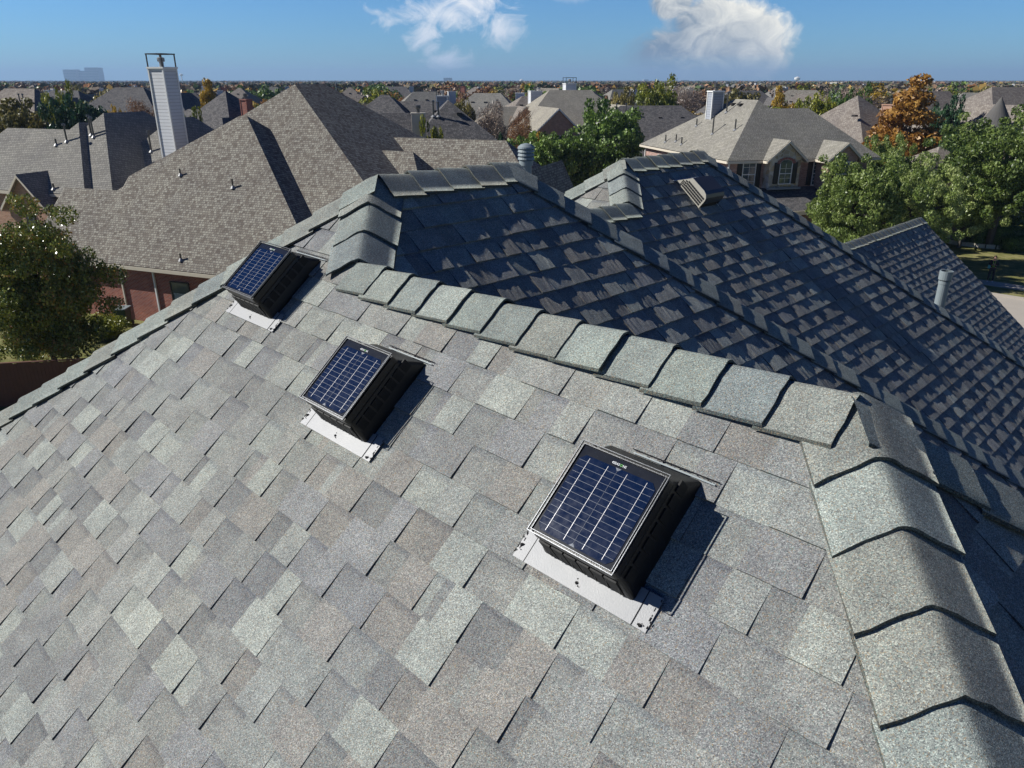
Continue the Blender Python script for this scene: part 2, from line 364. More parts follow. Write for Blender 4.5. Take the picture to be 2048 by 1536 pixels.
def shingles(fr,vmin,vmax,L,Rr,seed,seg=.05,hth=(.0048,.0106),jag=.0007,pal=PAL,vbreak=None):
    rng=np.random.default_rng(seed); mb=MB(); V=[];F=[];C=[];UV=[]
    j0=math.floor(vmin/EX+1e-6); j1=math.ceil(vmax/EX-1e-6)
    pal=np.array(pal)
    drift=lambda u,v:1+.05*math.sin(u*1.7+1.)*math.sin(v*2.3)+.03*math.sin(u*5.1+v*3.)
    for j in range(j0,j1):
        v0=j*EX; v1=min(v0+EX,vmax); top=v1+.016
        if vbreak is not None and abs(v1-vbreak)<.02: top=v1
        if j==j1-1: top=vmax
        e=1e-4
        lo=min(L(v0+e),L(v1-e)); hi=max(Rr(v0+e),Rr(v1-e))
        if hi<=lo: continue
        u=lo-rng.uniform(0,.3); thick=rng.random()<.5
        while u<hi:
            w=rng.uniform(.10,.22) if thick else rng.uniform(.09,.19)
            a,b=max(u,lo),min(u+w,hi); u+=w; th=hth[1] if thick else hth[0]; thin=not thick; thick=not thick
            if b-a<.004: continue
            k=max(1,int(math.ceil((b-a)/seg))); us=np.linspace(a,b,k+1)
            nc=max(2,int((b-a)/.07)+2); hb=th+np.interp(np.linspace(0,1,k+1),np.linspace(0,1,nc),rng.normal(0,jag,nc))+rng.normal(0,jag*.22,k+1)+rng.uniform(-.0012,.0014)*(1.6 if jag>.001 else 1.); hb=np.clip(hb,.003,.0175)
            vb=v0+rng.normal(0,.0007,k+1)+rng.uniform(-.001,.001)
            c=pal[rng.integers(len(pal))]*rng.uniform(.93,1.07)*(1.05 if not thin else .94)*drift(a,v0)
            if rng.random()<.5: c2=pal[rng.integers(len(pal))]*rng.uniform(.93,1.07)
            else: c2=c
            rows=[(vb,np.full(k+1,-.003)),(vb,hb),(np.full(k+1,v0+.5*EX),hb*.55+.0008+rng.normal(0,jag*.4,k+1)),(np.full(k+1,top),np.full(k+1,.0012))]
            P=[]
            for vv,hh in rows:
                vc=np.clip(vv,v0+e,max(v0+2*e,(v1 if top>v1 else top)-e))
                l_=np.array([L(x) for x in vc]); r_=np.array([Rr(x) for x in vc])
                uu=np.clip(us,l_,np.maximum(l_,r_)); P.append((uu,vv,hh))
            if max((p[0][-1]-p[0][0]) for p in P)<.002: continue
            base=len(V); n1_=k+1
            for uu,vv,hh in P:
                for i in range(n1_): V.append(fr.w(uu[i],vv[i],hh[i]))
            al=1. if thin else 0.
            split=rng.integers(0,k+1)
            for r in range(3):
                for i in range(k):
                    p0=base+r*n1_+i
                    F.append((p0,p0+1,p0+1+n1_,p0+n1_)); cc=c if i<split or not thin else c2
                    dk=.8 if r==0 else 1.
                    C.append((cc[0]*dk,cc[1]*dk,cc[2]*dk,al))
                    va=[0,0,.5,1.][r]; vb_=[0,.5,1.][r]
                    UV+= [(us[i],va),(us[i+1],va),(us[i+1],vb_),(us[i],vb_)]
            for i,s_ in ((0,1),(k,-1)):     # side edges
                q=[base+0*n1_+i,base+1*n1_+i,base+2*n1_+i,base+3*n1_+i]
                b2=len(V); V.append(fr.w(P[3][0][i],P[3][1][i],-.003)); 
                f=(q[0],q[1],q[2],q[3],b2) if s_==1 else (b2,q[3],q[2],q[1],q[0])
                F.append(f); C.append((.07,.07,.075,0.)); UV+=[(0,0)]*5
    return V,F,C,UV
def roofpart(fr,vmin,vmax,L,Rr,seed,**kw):
    V,F,C,UV=shingles(fr,vmin,vmax,L,Rr,seed,**kw)
    # deck sheet under the shingles
    vs=sorted(set([vmin,vmax]+([kw['vbreak']] if kw.get('vbreak') else [])))
    for a,b in zip(vs[:-1],vs[1:]):
        e=1e-4; k=len(V); q=[(L(a+e),a),(Rr(a+e),a),(Rr(b-e),b),(L(b-e),b)]
        for u,v in q: V.append(fr.w(u,v,-.0045))
        F.append((k,k+1,k+2,k+3)); C.append((.05,.05,.05,0)); UV+=[(0,0)]*4
    V=np.array(V)-XF[hroot.name][0]
    return link('roof_slope',mkmesh('roof_slope',V,F,M['gran'],UV,C),hroot)
def vof(fr,z): return (z-fr.O[2])/fr.ev[2]
HT2=(.0080,.0142)
f1=Frame(J,225)
h1=f1.ln(A,azv(270,-KH)); h2=f1.ln(A,azv(180,-KH)); h4=f1.ln(K,azv(180,-KH))
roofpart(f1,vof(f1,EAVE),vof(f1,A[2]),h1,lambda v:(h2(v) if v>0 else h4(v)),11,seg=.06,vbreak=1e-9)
f2=Frame(J,135)
ex_=azv(90,-KH)
r3=f2.ln(B,ex_); l2=f2.ln(A,azv(180,-KH)); l2b=f2.ln(J,ex_)
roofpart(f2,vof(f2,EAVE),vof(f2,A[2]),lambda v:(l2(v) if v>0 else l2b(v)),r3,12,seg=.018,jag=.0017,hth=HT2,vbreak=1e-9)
f5=Frame(J2,135)
l5=f5.ln(A2,azv(180,-KH)); l5b=f5.ln(M2end,ex_); r5=f5.ln(B2,ex_)
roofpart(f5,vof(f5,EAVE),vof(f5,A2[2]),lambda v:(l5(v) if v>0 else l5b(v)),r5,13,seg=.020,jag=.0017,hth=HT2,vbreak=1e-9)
f6=Frame(K,135); l6=f6.ln(K,azv(180,-KH)); r6=f6.ln(K,ex_)
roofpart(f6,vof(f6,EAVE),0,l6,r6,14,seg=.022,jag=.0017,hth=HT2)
f15=Frame(J2,225); a15=f15.ln(A2,azv(270,-KH)); b15=f15.ln(A2,azv(180,-KH)); c15=f15.ln(J2,azv(270,-KH))
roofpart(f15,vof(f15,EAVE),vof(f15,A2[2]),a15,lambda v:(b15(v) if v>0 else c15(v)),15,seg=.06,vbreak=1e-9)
fw=Frame(W3e,135); lw=fw.ln(W3s,ex_)
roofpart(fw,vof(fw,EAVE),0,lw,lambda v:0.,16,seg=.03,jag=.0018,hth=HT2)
# hidden-side slopes as plain shingled sheets
def sheet(P,az):
    fr=Frame(P[0],az); mb=MB(); mb.poly(P,0,[fr.uv(p) for p in P],(.24,.25,.25,0)); return mb
def hid(P,az,name='rear_roof_slope'):
    n=nrm(az,T); q=[np.array(p)-n*.004 for p in P]
    if np.cross(q[1]-q[0],q[2]-q[0])@n<0: q=q[::-1]
    sheet(q,az).build(name,M['gran'],hroot)
hid([J,K,down(K,90),down(J,90)],45)
hid([B,A,down(A,270),down(B,0)],315)
hid([B,down(B,0),down(B,90)],45)
hid([J2,M2end,M2end+azv(315,-T)*5,J2+azv(270,-KH)*7],315)
hid([B2,A2,down(A2,270),down(B2,0)],315)
hid([B2,down(B2,0),down(B2,90)],45)
hid([W3e,W3s,W3s+azv(315,-T)*3.7,W3e+azv(315,-T)*3.7],315)
# ridge and hip caps
def caps(P0,P1,k,name,seed,W_=.145,flip=False,lift=.018):
    """P0 is the end that shows the cap butts; k is the fall per metre on each side"""
    rng=np.random.default_rng(seed); V=[];F=[];C=[];UV=[]
    d=P1-P0; Ln=np.linalg.norm(d); t=d/Ln; w=np.cross(t,(0,0,1.)); w/=np.linalg.norm(w); up=np.cross(w,t)
    n=max(1,int(round(Ln/.2))); e=Ln/n; xs=np.array([-1,-.8,-.58,-.38,-.22,-.1,0,.1,.22,.38,.58,.8,1.])*W_
    for i in range(n):
        s0=i*e; c=np.array(PALC[rng.integers(len(PALC))])*rng.uniform(.90,1.08); m=len(xs)
        tw=rng.normal(0,.004); yw=rng.normal(0,.012); L_=e+.03; base=len(V); wv=rng.normal(0,.0012,m); r_=rng.uniform(.012,.022)
        h0=lift-.004+rng.uniform(.012,.017)
        secs=[(s0,-.009),(s0,0.),(s0,0.),(s0+.4*e,-.006),(s0+L_,-.018)]
        for si,(s_,dh) in enumerate(secs):
            for q,x in enumerate(xs):
                xx=x+tw+yw*(s_-s0); drop=k*(math.sqrt(x*x+r_*r_)-r_)
                z=-drop+h0+dh+(wv[q] if si<3 else 0)+(.004*(abs(x)/W_)**2)
                V.append(P0+t*(s_+(.002*math.sin(q*2.1+i) if si<3 else 0))+w*xx+np.array([0,0,1.])*z)
        for r in (0,2,3):
            for q in range(m-1):
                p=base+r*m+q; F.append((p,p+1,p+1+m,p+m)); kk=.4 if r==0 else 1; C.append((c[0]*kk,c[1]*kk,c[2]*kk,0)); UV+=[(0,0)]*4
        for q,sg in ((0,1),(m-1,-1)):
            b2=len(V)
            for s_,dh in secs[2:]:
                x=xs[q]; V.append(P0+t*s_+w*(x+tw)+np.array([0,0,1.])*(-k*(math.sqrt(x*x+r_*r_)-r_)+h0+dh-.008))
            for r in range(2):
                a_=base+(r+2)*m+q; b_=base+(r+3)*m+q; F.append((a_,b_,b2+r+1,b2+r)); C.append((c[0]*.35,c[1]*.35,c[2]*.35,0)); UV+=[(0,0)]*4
    V=np.array(V)-XF[hroot.name][0]
    me=mkmesh(name,V,F,M['gran'],UV,C); 
    for p in me.polygons: p.use_smooth=p.area>.00015
    return link(name,me,hroot)
KR=T
caps(down(A,270),A,KH,'hip_cap',1); caps(J,A+azv(180,-KH)*.02,KH,'hip_cap',2,W_=.165)
caps(down(B,90),B,KH,'hip_cap',3)
caps(A+azv(45)*.02,B+azv(45)*.04,KR,'ridge_cap',4)
caps(K,J+azv(135)*.03,KR,'ridge_cap',5)
caps(down(K,180),K,KH,'hip_cap',6,W_=.165); caps(down(K,90),K,KH,'hip_cap',7)
caps(down(A2,270),A2,KH,'hip_cap',8); caps(J2,A2+azv(180,-KH)*.02,KH,'hip_cap',9)
caps(down(B2,90),B2,KH,'hip_cap',10); caps(A2,B2+azv(45)*.04,KR,'ridge_cap',11)
caps(M2end,J2,KR,'ridge_cap',12); caps(W3s,W3e,KR,'ridge_cap',13)
rg0=random.Random(9); mb=MB()
for k in range(420):
    u_=rg0.uniform(.0,2.36); c_=f1.w(u_,-.150+rg0.gauss(0,.006)-.010*math.sin(u_*3.),.007); d_=f1.eu*rg0.uniform(.003,.012)+f1.ev*rg0.uniform(-.003,.003)+f1.n*rg0.uniform(0,.003)
    mb.tube([c_,c_+d_],[rg0.uniform(.001,.0028),.0008],5)
mb.build('debris_line',M['bark'],hroot)
# walls and eaves
def wallbox(c0,pts,name='wall'):
    mb=MB(); 
    for i in range(len(pts)):
        a,b=np.array(pts[i]),np.array(pts[(i+1)%len(pts)]); L_=np.linalg.norm(b-a)
        mb.poly([(a[0],a[1],0),(b[0],b[1],0),(b[0],b[1],EAVE-.1),(a[0],a[1],EAVE-.1)],0,[(0,0),(L_,0),(L_,EAVE),(0,EAVE)])
    return mb.build(name,M['brick_p'],hroot)
d1,d2,d3,d4=down(A,270),down(K,180),down(K,90),down(B,0)
ins=lambda P,c:np.array(P)+(np.array(c)-np.array(P))*.07
c_=(d1+d2+d3+d4)/4
wallbox(0,[ins(x,c_) for x in (d1,d2,d3,d4)])
e1,e2,e3=W3e+azv(135,-T)*((W3e[2]-EAVE)/T),W3e+azv(315,-T)*3.7,W3s
g0=W3e-azv(45)*.35
mb=MB(); a_=g0+azv(135)*4.2; b_=g0+azv(315)*3.5
mb.poly([(a_[0],a_[1],0),(b_[0],b_[1],0),(b_[0],b_[1],W3e[2]-.1-3.5*T),tuple(g0-np.array([0,0,.1])),(a_[0],a_[1],W3e[2]-.1-4.2*T)],0,[(0,0),(7.7,0),(7.7,6),(3.5,9),(0,6)])
mb.build('gable_wall',M['brick_p'],hroot)
mb=MB(); dn=azv(135,-T); Lr=(W3e[2]-EAVE)/T
mb.box(W3e+azv(45)*.01-np.array([0,0,.17]),dn*Lr,azv(45)*.025,(0,0,.155)); mb.box(W3e+azv(45)*.01-np.array([0,0,.17]),azv(315,-T)*3.7,azv(45)*.025,(0,0,.155))
mb.build('rake_board',M['cream'],hroot)
# pipes through the roof
def pipe(base,top,r,mname,cap):
    mb=MB(); base=np.array(base);top=np.array(top)
    mb.tube([base,top],r,20,cap=not cap=='open')
    if cap=='louver':
        t=top
        mb.tube([t-np.array([0,0,.03]),t+np.array([0,0,.004])],r*1.28,24)
        for i in range(3): mb.tube([t+np.array([0,0,.012+.026*i]),t+np.array([0,0,.028+.026*i])],[r*1.52,r*1.40],24)
        mb.tube([t,t+np.array([0,0,.09])],r*.9,20)
        mb.tube([t+np.array([0,0,.088]),t+np.array([0,0,.10]),t+np.array([0,0,.118]),t+np.array([0,0,.126])],[r*1.54,r*1.5,r*.95,r*.2],24)
    if cap=='open':
        for a,b_,rr in ((-.105,-.0,1.22),(-.16,-.12,1.06)):
            mb.tube([top+np.array([0,0,a]),top+np.array([0,0,b_])],r*rr,20,cap=False); 
        n=20
        for k in range(n):
            c0,s0=math.cos(2*math.pi*k/n),math.sin(2*math.pi*k/n); c1,s1=math.cos(2*math.pi*(k+1)/n),math.sin(2*math.pi*(k+1)/n)
            for (ra,rb,z0,z1) in ((r*1.22,r*1.0,0,0),(r*1.0,r*1.0,0,-.14),(r*1.22,r*1.0,-.105,-.105)):
                q=[top+np.array([ra*c0,ra*s0,z0]),top+np.array([ra*c1,ra*s1,z0]),top+np.array([rb*c1,rb*s1,z1]),top+np.array([rb*c0,rb*s0,z1])]
                mb.poly(q)
        mb.tube([top+np.array([0,0,-.13]),top+np.array([0,0,-.135])],r,20)
    return mb.build('vent_pipe',M['pvc'],hroot,smooth=False,label=mname)
pb=pt(1052,345,5.75); bz=B[2]-T*abs((pb-B)@azv(45)); tz=pt(1052,322,5.75)[2]
pipe((pb[0],pb[1],bz-.3),(pb[0],pb[1],tz),.041,'grey flue pipe with a louvred round cap','louver')
q=pt(1893,545,8.9); pipe((q[0],q[1],q[2]-1.4),(q[0],q[1],q[2]+.02),.062,'grey open-topped pipe with a collar','open')
# ================= solar attic fans =================
n1_=f1.n; D1=np.dot(A-CAM,n1_); r_=ray(1275,1200); OF=CAM+r_*(D1/(r_@n1_)); SCL=D1/-1.91
u0,v0=f1.uv(OF)
def FL(u,v,h=0.): return f1.w(u0+(u-.1675)*SCL,v0+(v+.155)*SCL,h*SCL)
def loft(mb,rings,mi=0):
    for a,b in zip(rings[:-1],rings[1:]):
        n=len(a)
        for k in range(n): mb.poly([a[k],b[k],b[(k+1)%n],a[(k+1)%n]],mi)
def rrect(x0,x1,y0,y1,r,h,n=3):
    P=[]
    for cx,cy,a0 in ((x1-r,y1-r,0),(x0+r,y1-r,90),(x0+r,y0+r,180),(x1-r,y0+r,270)):
        for k in range(n+1):
            a=R(a0+90*k/n); P.append(FL(cx+r*math.cos(a),cy+r*math.sin(a),h))
    return P[::-1]
def make_fan():
    root=thing('solar_attic_fan',tuple(FL(0,0,0)),'largest and nearest solar attic fan, on the slope at lower right of the three','solar attic fan','solar attic fans on the sunlit slope')
    mb=MB(); loft(mb,[rrect(-.150,.150,-.152,.156,.014,.147),rrect(-.151,.151,-.154,.158,.014,.120),rrect(-.149,.149,-.150,.160,.014,.112),rrect(-.158,.158,-.158,.190,.014,.062),rrect(-.166,.166,-.166,.222,.012,.014),rrect(-.166,.166,-.166,.222,.012,.003)])
    top=rrect(-.150,.150,-.152,.156,.014,.147); mb.poly(top[::-1]); mb.build('housing',M['black'],root)
    mb=MB()  # side louvres and front screen
    for k in range(7):
        a=-.135+k*.046
        for s in (-1,1): mb.box(FL(s*.1555,a,.024),FL(s*.1555,a+.037,.024)-FL(s*.1555,a,.024),FL(s*.1615,a,.024)-FL(s*.1555,a,.024),FL(s*.150,a,.098)-FL(s*.1555,a,.024))
    for k in range(6):
        a=-.140+k*.0475; mb.box(FL(a,-.158,.018),FL(a+.041,-.158,.018)-FL(a,-.158,.018),FL(a,-.1665,.018)-FL(a,-.158,.018),FL(a,-.150,.098)-FL(a,-.158,.018))
    lv=mb.build('louvre',M['grille'],root)
    mb=MB()
    for k in range(7):
        a=-.125+k*.042; mb.box(FL(a,-.1672,.020),FL(a+.002,-.1672,.020)-FL(a,-.1672,.02),FL(a,-.1685,.020)-FL(a,-.1672,.02),FL(a+.012,-.156,.095)-FL(a,-.1672,.02))
    mb.build('screen_rib',M['black'],root)
    P=root
    mb=MB(); mb.box(FL(-.140,-.142,.148),FL(.140,-.142,.148)-FL(-.140,-.142,.148),FL(-.140,.146,.148)-FL(-.140,-.142,.148),f1.n*.008*SCL)
    pan=mb.build('solar_panel',M['pvback'],P)
    mb=MB(); a,b,c,d,cc=-.133,.133,-.136,.119,.017
    mb.poly([FL(x,y,.1572) for x,y in ((a+cc,c),(b-cc,c),(b,c+cc),(b,d-cc),(b-cc,d),(a+cc,d),(a,d-cc),(a,c+cc))]); cell=mb.build('solar_cell',M['cell'],pan)
    mb=MB()
    for k in range(1,13):
        y=c+(d-c)*k/13.; mb.box(FL(a+.002,y,.1574),FL(b-.002,y,.1574)-FL(a+.002,y,.1574),f1.ev*.0009,f1.n*.0003)
    mb.box(FL(0,c,.1574),FL(0,d,.1574)-FL(0,c,.1574),f1.eu*.0007,f1.n*.0003)
    mb.build('cell_line',M['gline'],pan)
    for k in range(4):
        mb=MB(); x=-.1+k*.0667; mb.box(FL(x,c+.006,.1576),FL(x,d-.006,.1576)-FL(x,c+.006,.1576),f1.eu*.0013,f1.n*.0005); mb.build('busbar',M['silver'],pan)
    for x,y in ((0,d),(0,c)):
        mb=MB(); s=-1 if y>0 else 1; mb.poly([FL(-.010,y,.1573),FL(.010,y,.1573),FL(.0,y+s*.010,.1573)][::(1 if s>0 else -1)]); mb.build('contact_tab',M['gline'],pan)
    mb=MB()   # double bright frame
    for (x0,x1,y0,y1,w,h0,h1) in ((-.152,.152,-.154,.158,.0022,.157,.1625),(-.1435,.1435,-.1455,.1495,.0017,.150,.1605)):
        for q in (((x0,y0),(x1,y0+w)),((x0,y1-w),(x1,y1)),((x0,y0+w),(x0+w,y1-w)),((x1-w,y0+w),(x1,y1-w))):
            o_=FL(q[0][0],q[0][1],h0); mb.box(o_,FL(q[1][0],q[0][1],h0)-o_,FL(q[0][0],q[1][1],h0)-o_,f1.n*(h1-h0)*SCL)
    mb.build('panel_frame',M['frame'],pan)
    # lettering along the upper edge
    def text(s,u,m,size=.0105):
        cu=bpy.data.curves.new('lettering','FONT'); cu.body=s; cu.size=size*SCL; cu.extrude=.0002; cu.align_x='LEFT'
        t=bpy.data.objects.new('tmp',cu); COL.objects.link(t); bpy.context.view_layer.update()
        me=bpy.data.meshes.new_from_object(t); bpy.data.objects.remove(t)
        wd=max((v.co.x for v in me.vertices),default=0)
        Mx=Matrix((( *f1.eu,),( *f1.ev,),( *f1.n,))).transposed().to_4x4()
        me.transform(Mx); me.transform(Matrix.Translation(Vector(FL(u,.1265,.1576)-XF[root.name][0])))
        me.materials.clear(); me.materials.append(m); link('lettering',me,pan); return u+wd/SCL+.0012
    x=text('4SEAS',-.030,M['letter']); x=text('O',x,M['lgreen']); text('NS',x,M['letter'])
    # flashing with folded ends
    mb=MB(); h=.0125
    for a_,b_,hh in ((-.205,.190,h+.0012),(-.252,-.207,h),(.192,.238,h)):
        o_=FL(a_,-.222,hh-.0015); mb.box(o_,FL(b_,-.222,hh-.0015)-o_,FL(a_,-.12,hh-.0015)-o_,f1.n*.0015)
    fl=mb.build('flashing',M['flash'],root)
    for a_ in (-.2063,.1908):
        mb=MB(); o_=FL(a_,-.222,h); mb.box(o_,f1.eu*.0016,FL(a_,-.12,h)-o_,f1.n*.0022); mb.build('flashing_seam',M['grille'],fl)
    rg=random.Random(4); 
    for (cx,cy) in ((-.243,-.180),(-.012,-.198),(.215,-.212)):
        mb=MB(); 
        c0=FL(cx,cy,h+.001); mb.tube([c0,c0+f1.n*.004],[.0055,.0042],8)
        for k in range(5):
            q=FL(cx+rg.gauss(0,.007),cy+rg.gauss(0,.009),h+.001); mb.tube([q,q+f1.n*rg.uniform(.001,.003)],[rg.uniform(.0012,.0032),.001],6)
        mb.build('screw',M['sealant'],fl)
    for s,x in ((1,.236),(-1,-.250)):
        mb=MB()
        for k in range(14):
            q=FL(x+rg.gauss(0,.003),-.215+rg.random()*.085,h+.0); mb.tube([q,q+f1.ev*rg.uniform(.004,.012)+f1.n*.002],[rg.uniform(.001,.0025),.0008],5)
        mb.build('sealant_bead',M['sealant'],fl)
    mb=MB(); o_=FL(-.075,.225,.013); mb.box(o_,FL(.205,.225,.013)-o_,f1.ev*.005,f1.n*.0012); mb.build('rear_flange',M['pvc'],root)
    mb=MB(); o_=FL(-.085,.237,.012); mb.box(o_,FL(.215,.237,.012)-o_,f1.ev*.003,f1.n*.002)
    for k in range(26): q=FL(-.08+rg.random()*.28,.232+rg.random()*.008,.013); mb.tube([q,q+f1.eu*rg.uniform(.003,.008)+f1.n*.001],[.0012,.0008],5)
    mb.build('rear_sealant',M['sealant'],root)
    return root
M['pvback']=plain('panel_backsheet',(.012,.014,.020),.16,.05,12,bs=.01,spec=.35)
M['cell']=plain('solar_cell_silicon',(.002,.009,.034),.12,.15,40,bs=.01,spec=.7)
M['gline']=plain('cell_grid_line',(.07,.09,.13),.5,.05)
M['silver']=plain('busbar_silver',(.42,.42,.44),.35,.03,metal=.3)
M['faint']=plain('faint_pencil',(.29,.295,.31),.55,.1); M['letter']=plain('white_lettering',(.75,.78,.8),.5,.02); M['lgreen']=plain('green_lettering',(.15,.55,.12),.5,.02)
fan=make_fan()
for (du,dv,lb) in ((-1.270*1.0,.0285,'middle solar attic fan of the row of three, bright blue panel, between the other two'),(-2.385,.337,'farthest and smallest solar attic fan, highest on the slope beside the left hip')):
    c=copy_tree(fan); c.location=Vector(FL(0,0,0)+(f1.eu*du+f1.ev*dv)*SCL); c['label']=lb
# ================= slant-back metal vent on the shaded slope =================
P0=pt(1396,418,7.196); n2_=f5.n; q=ray(1396,418); P0=CAM+q*(np.dot(A2-CAM,n2_)/(q@n2_)); uu,vv=f5.uv(P0)
def VL(u,v,h): return f5.w(uu+u,vv+v,h+.012)
mv=thing('slant_vent',tuple(VL(.16,.18,0)),'brown metal slant-back roof vent with louvred side and curved hood on the shaded slope','roof vent')
prof=[(.36,0),(.245,.145),(.07,.150),(.035,.140),(.010,.115),(.0,.085),(.0,.045)]
mb=MB(); w_=.33
for (a,b) in zip(prof[:-1],prof[1:]): mb.poly([VL(0,*a),VL(w_,*a),VL(w_,*b),VL(0,*b)][::-1])
mb.poly([VL(w_,*p) for p in [(0,0)]+prof[::-1]]); mb.build('hood',M['tin'],mv)
mb=MB(); mb.poly([VL(.0,*p) for p in [(0.0,0)]+prof[::-1]][::-1])
for a,b in zip(prof[1:-1],prof[2:]):
    mb.box(VL(-.006,*a),VL(-.006,*b)-VL(-.006,*a),f5.eu*.009,f5.n*.005)
mb.box(VL(-.006,.0,0),VL(-.006,.008,0)-VL(-.006,0,0),f5.eu*.008,VL(-.006,.0,.085)-VL(-.006,.0,0))
sp=mb.build('side_plate',M['tan'],mv)
mb=MB()
for k in range(11):
    v_=.022+k*.0265; hh=min(.098,.098*min(1,(.345-v_)/.10))
    for r in range(4):
        h_=.012+r*hh/4.; 
        if hh<.02: continue
        mb.box(VL(-.003,v_,h_),VL(-.003,v_+.020,h_)-VL(-.003,v_,h_),f5.eu*.002,f5.n*(hh/4*.72))
mb.build('louvre_slot',M['grille'],sp)
mb=MB(); o_=VL(-.06,-.0,-.002)
mb.box(VL(-.05,.36,.0),f5.eu*(w_+.12),VL(-.05,.365,0)-VL(-.05,.36,0),f5.n*.004); mb.box(VL(w_,-.02,0),f5.eu*.004,f5.ev*.38,f5.n*.006)
mb.build('vent_flange',M['white'],mv)
mb=MB(); mb.poly([VL(0.02,.0,.002),VL(w_-.02,.0,.002),VL(w_-.02,.02,.05),VL(.02,.02,.05)]); mb.build('front_screen',M['grille'],mv)
# ================= houses =================
class House:
    def __init__(s,b,org,label,group=None,name='house',cat='house'):
        s.b=b; s.ex=azv(b-90); s.ey=azv(b+180); s.o=np.array([org[0],org[1],0.])
        s.root=thing(name,(org[0],org[1],0),label,cat,group,rz=R(180-b)); s.rf=MB(); s.wl=MB(); s.tr=MB()
    def P(s,x,y,z=0.): return s.o+s.ex*x+s.ey*y+np.array([0,0,z])
    def vol(s,x0,x1,y0,y1,ze,tl=None,tr=None,tf=None,tb=None,ov=.42,zl=None,zr=None,zf=None,zb=None,z0=0.,walls=True,top=None,wm=0,th=.2):
        pl=[] # z=a+bx+cy
        g=.25
        X0=x0-(ov if tl else g);X1=x1+(ov if tr else g);Y0=y0-(ov if tf else g);Y1=y1+(ov if tb else g)
        if tl: pl.append(((zl if zl is not None else ze)-tl*X0,tl,0,'l'))
        if tr: pl.append(((zr if zr is not None else ze)+tr*X1,-tr,0,'r'))
        if tf: pl.append(((zf if zf is not None else ze)-tf*Y0,0,tf,'f'))
        if tb: pl.append(((zb if zb is not None else ze)+tb*Y1,0,-tb,'b'))
        if top is not None: pl.append((top,0,0,'t'))
        H=lambda x,y:min(a+b_*x+c*y for a,b_,c,_ in pl)
        for i,(a,b_,c,k) in enumerate(pl):
            poly=[(X0,Y0),(X1,Y0),(X1,Y1),(X0,Y1)]
            for j,(a2,b2,c2,_) in enumerate(pl):
                if i==j: continue
                f=lambda p:(a2-a)+(b2-b_)*p[0]+(c2-c)*p[1]; out=[]
                for q in range(len(poly)):
                    p,r=poly[q],poly[(q+1)%len(poly)]; fp,fr_=f(p),f(r)
                    if fp>=-1e-9: out.append(p)
                    if (fp>1e-9 and fr_<-1e-9) or (fp<-1e-9 and fr_>1e-9):
                        t=fp/(fp-fr_); out.append((p[0]+(r[0]-p[0])*t,p[1]+(r[1]-p[1])*t))
                poly=out
                if len(poly)<3: break
            if len(poly)<3: continue
            W3=[s.P(x,y,a+b_*x+c*y) for x,y in poly]
            t=math.hypot(b_,c); m=math.sqrt(1+t*t)
            if k in 'fb': uv=[(x,(y if k=='f' else -y)*m) for x,y in poly]
            else: uv=[(y,(x if k=='l' else -x)*m) for x,y in poly]
            s.rf.poly(W3,0,uv)
            s.rf.poly([w-np.array([0,0,th]) for w in W3][::-1],0,uv[::-1])
            for q in range(len(poly)):      # fascia along the outline
                p,r=poly[q],poly[(q+1)%len(poly)]
                onb=(abs(p[0]-X0)<1e-6 and abs(r[0]-X0)<1e-6) or (abs(p[0]-X1)<1e-6 and abs(r[0]-X1)<1e-6) or (abs(p[1]-Y0)<1e-6 and abs(r[1]-Y0)<1e-6) or (abs(p[1]-Y1)<1e-6 and abs(r[1]-Y1)<1e-6)
                if onb:
                    a_,b3=W3[q],W3[(q+1)%len(W3)]; d=np.array([(p[1]-r[1]),(r[0]-p[0]),0.]); d/=np.linalg.norm(d[:2])+1e-9
                    nn=-(s.ex*d[0]+s.ey*d[1]); z_=np.array([0,0,1.])
                    s.tr.box(a_+nn*.0-z_*(th+.02),b3-a_,nn*.05,z_*(th-.02))
        if walls:
            eps=.06
            for (xa,ya,xb,yb) in ((x0,y0,x1,y0),(x1,y0,x1,y1),(x1,y1,x0,y1),(x0,y1,x0,y0)):
                ts=[0,1]; L_=math.hypot(xb-xa,yb-ya)
                for i in range(len(pl)):
                    for j in range(i):
                        A_=(pl[i][0]-pl[j][0])+(pl[i][1]-pl[j][1])*xa+(pl[i][2]-pl[j][2])*ya
                        B_=(pl[i][1]-pl[j][1])*(xb-xa)+(pl[i][2]-pl[j][2])*(yb-ya)
                        if abs(B_)>1e-9 and 0<-A_/B_<1: ts.append(-A_/B_)
                ts=sorted(set(ts)); tops=[(t,H(xa+(xb-xa)*t,ya+(yb-ya)*t)-eps-(th*.5)) for t in ts]
                P=[s.P(xa,ya,z0),s.P(xb,yb,z0)]+[s.P(xa+(xb-xa)*t,ya+(yb-ya)*t,z) for t,z in tops[::-1]]
                s.wl.poly(P,wm,[(0,z0),(L_,z0)]+[(t*L_,z) for t,z in tops[::-1]])
        return H
    def done(s,rm,wm,tm,tname='fascia'):
        s.roof=s.rf.build('roof',rm,s.root); s.wall=s.wl.build('wall',wm,s.root)
        if s.tr.v: s.tr.build(tname,tm,s.root)
        return s.root
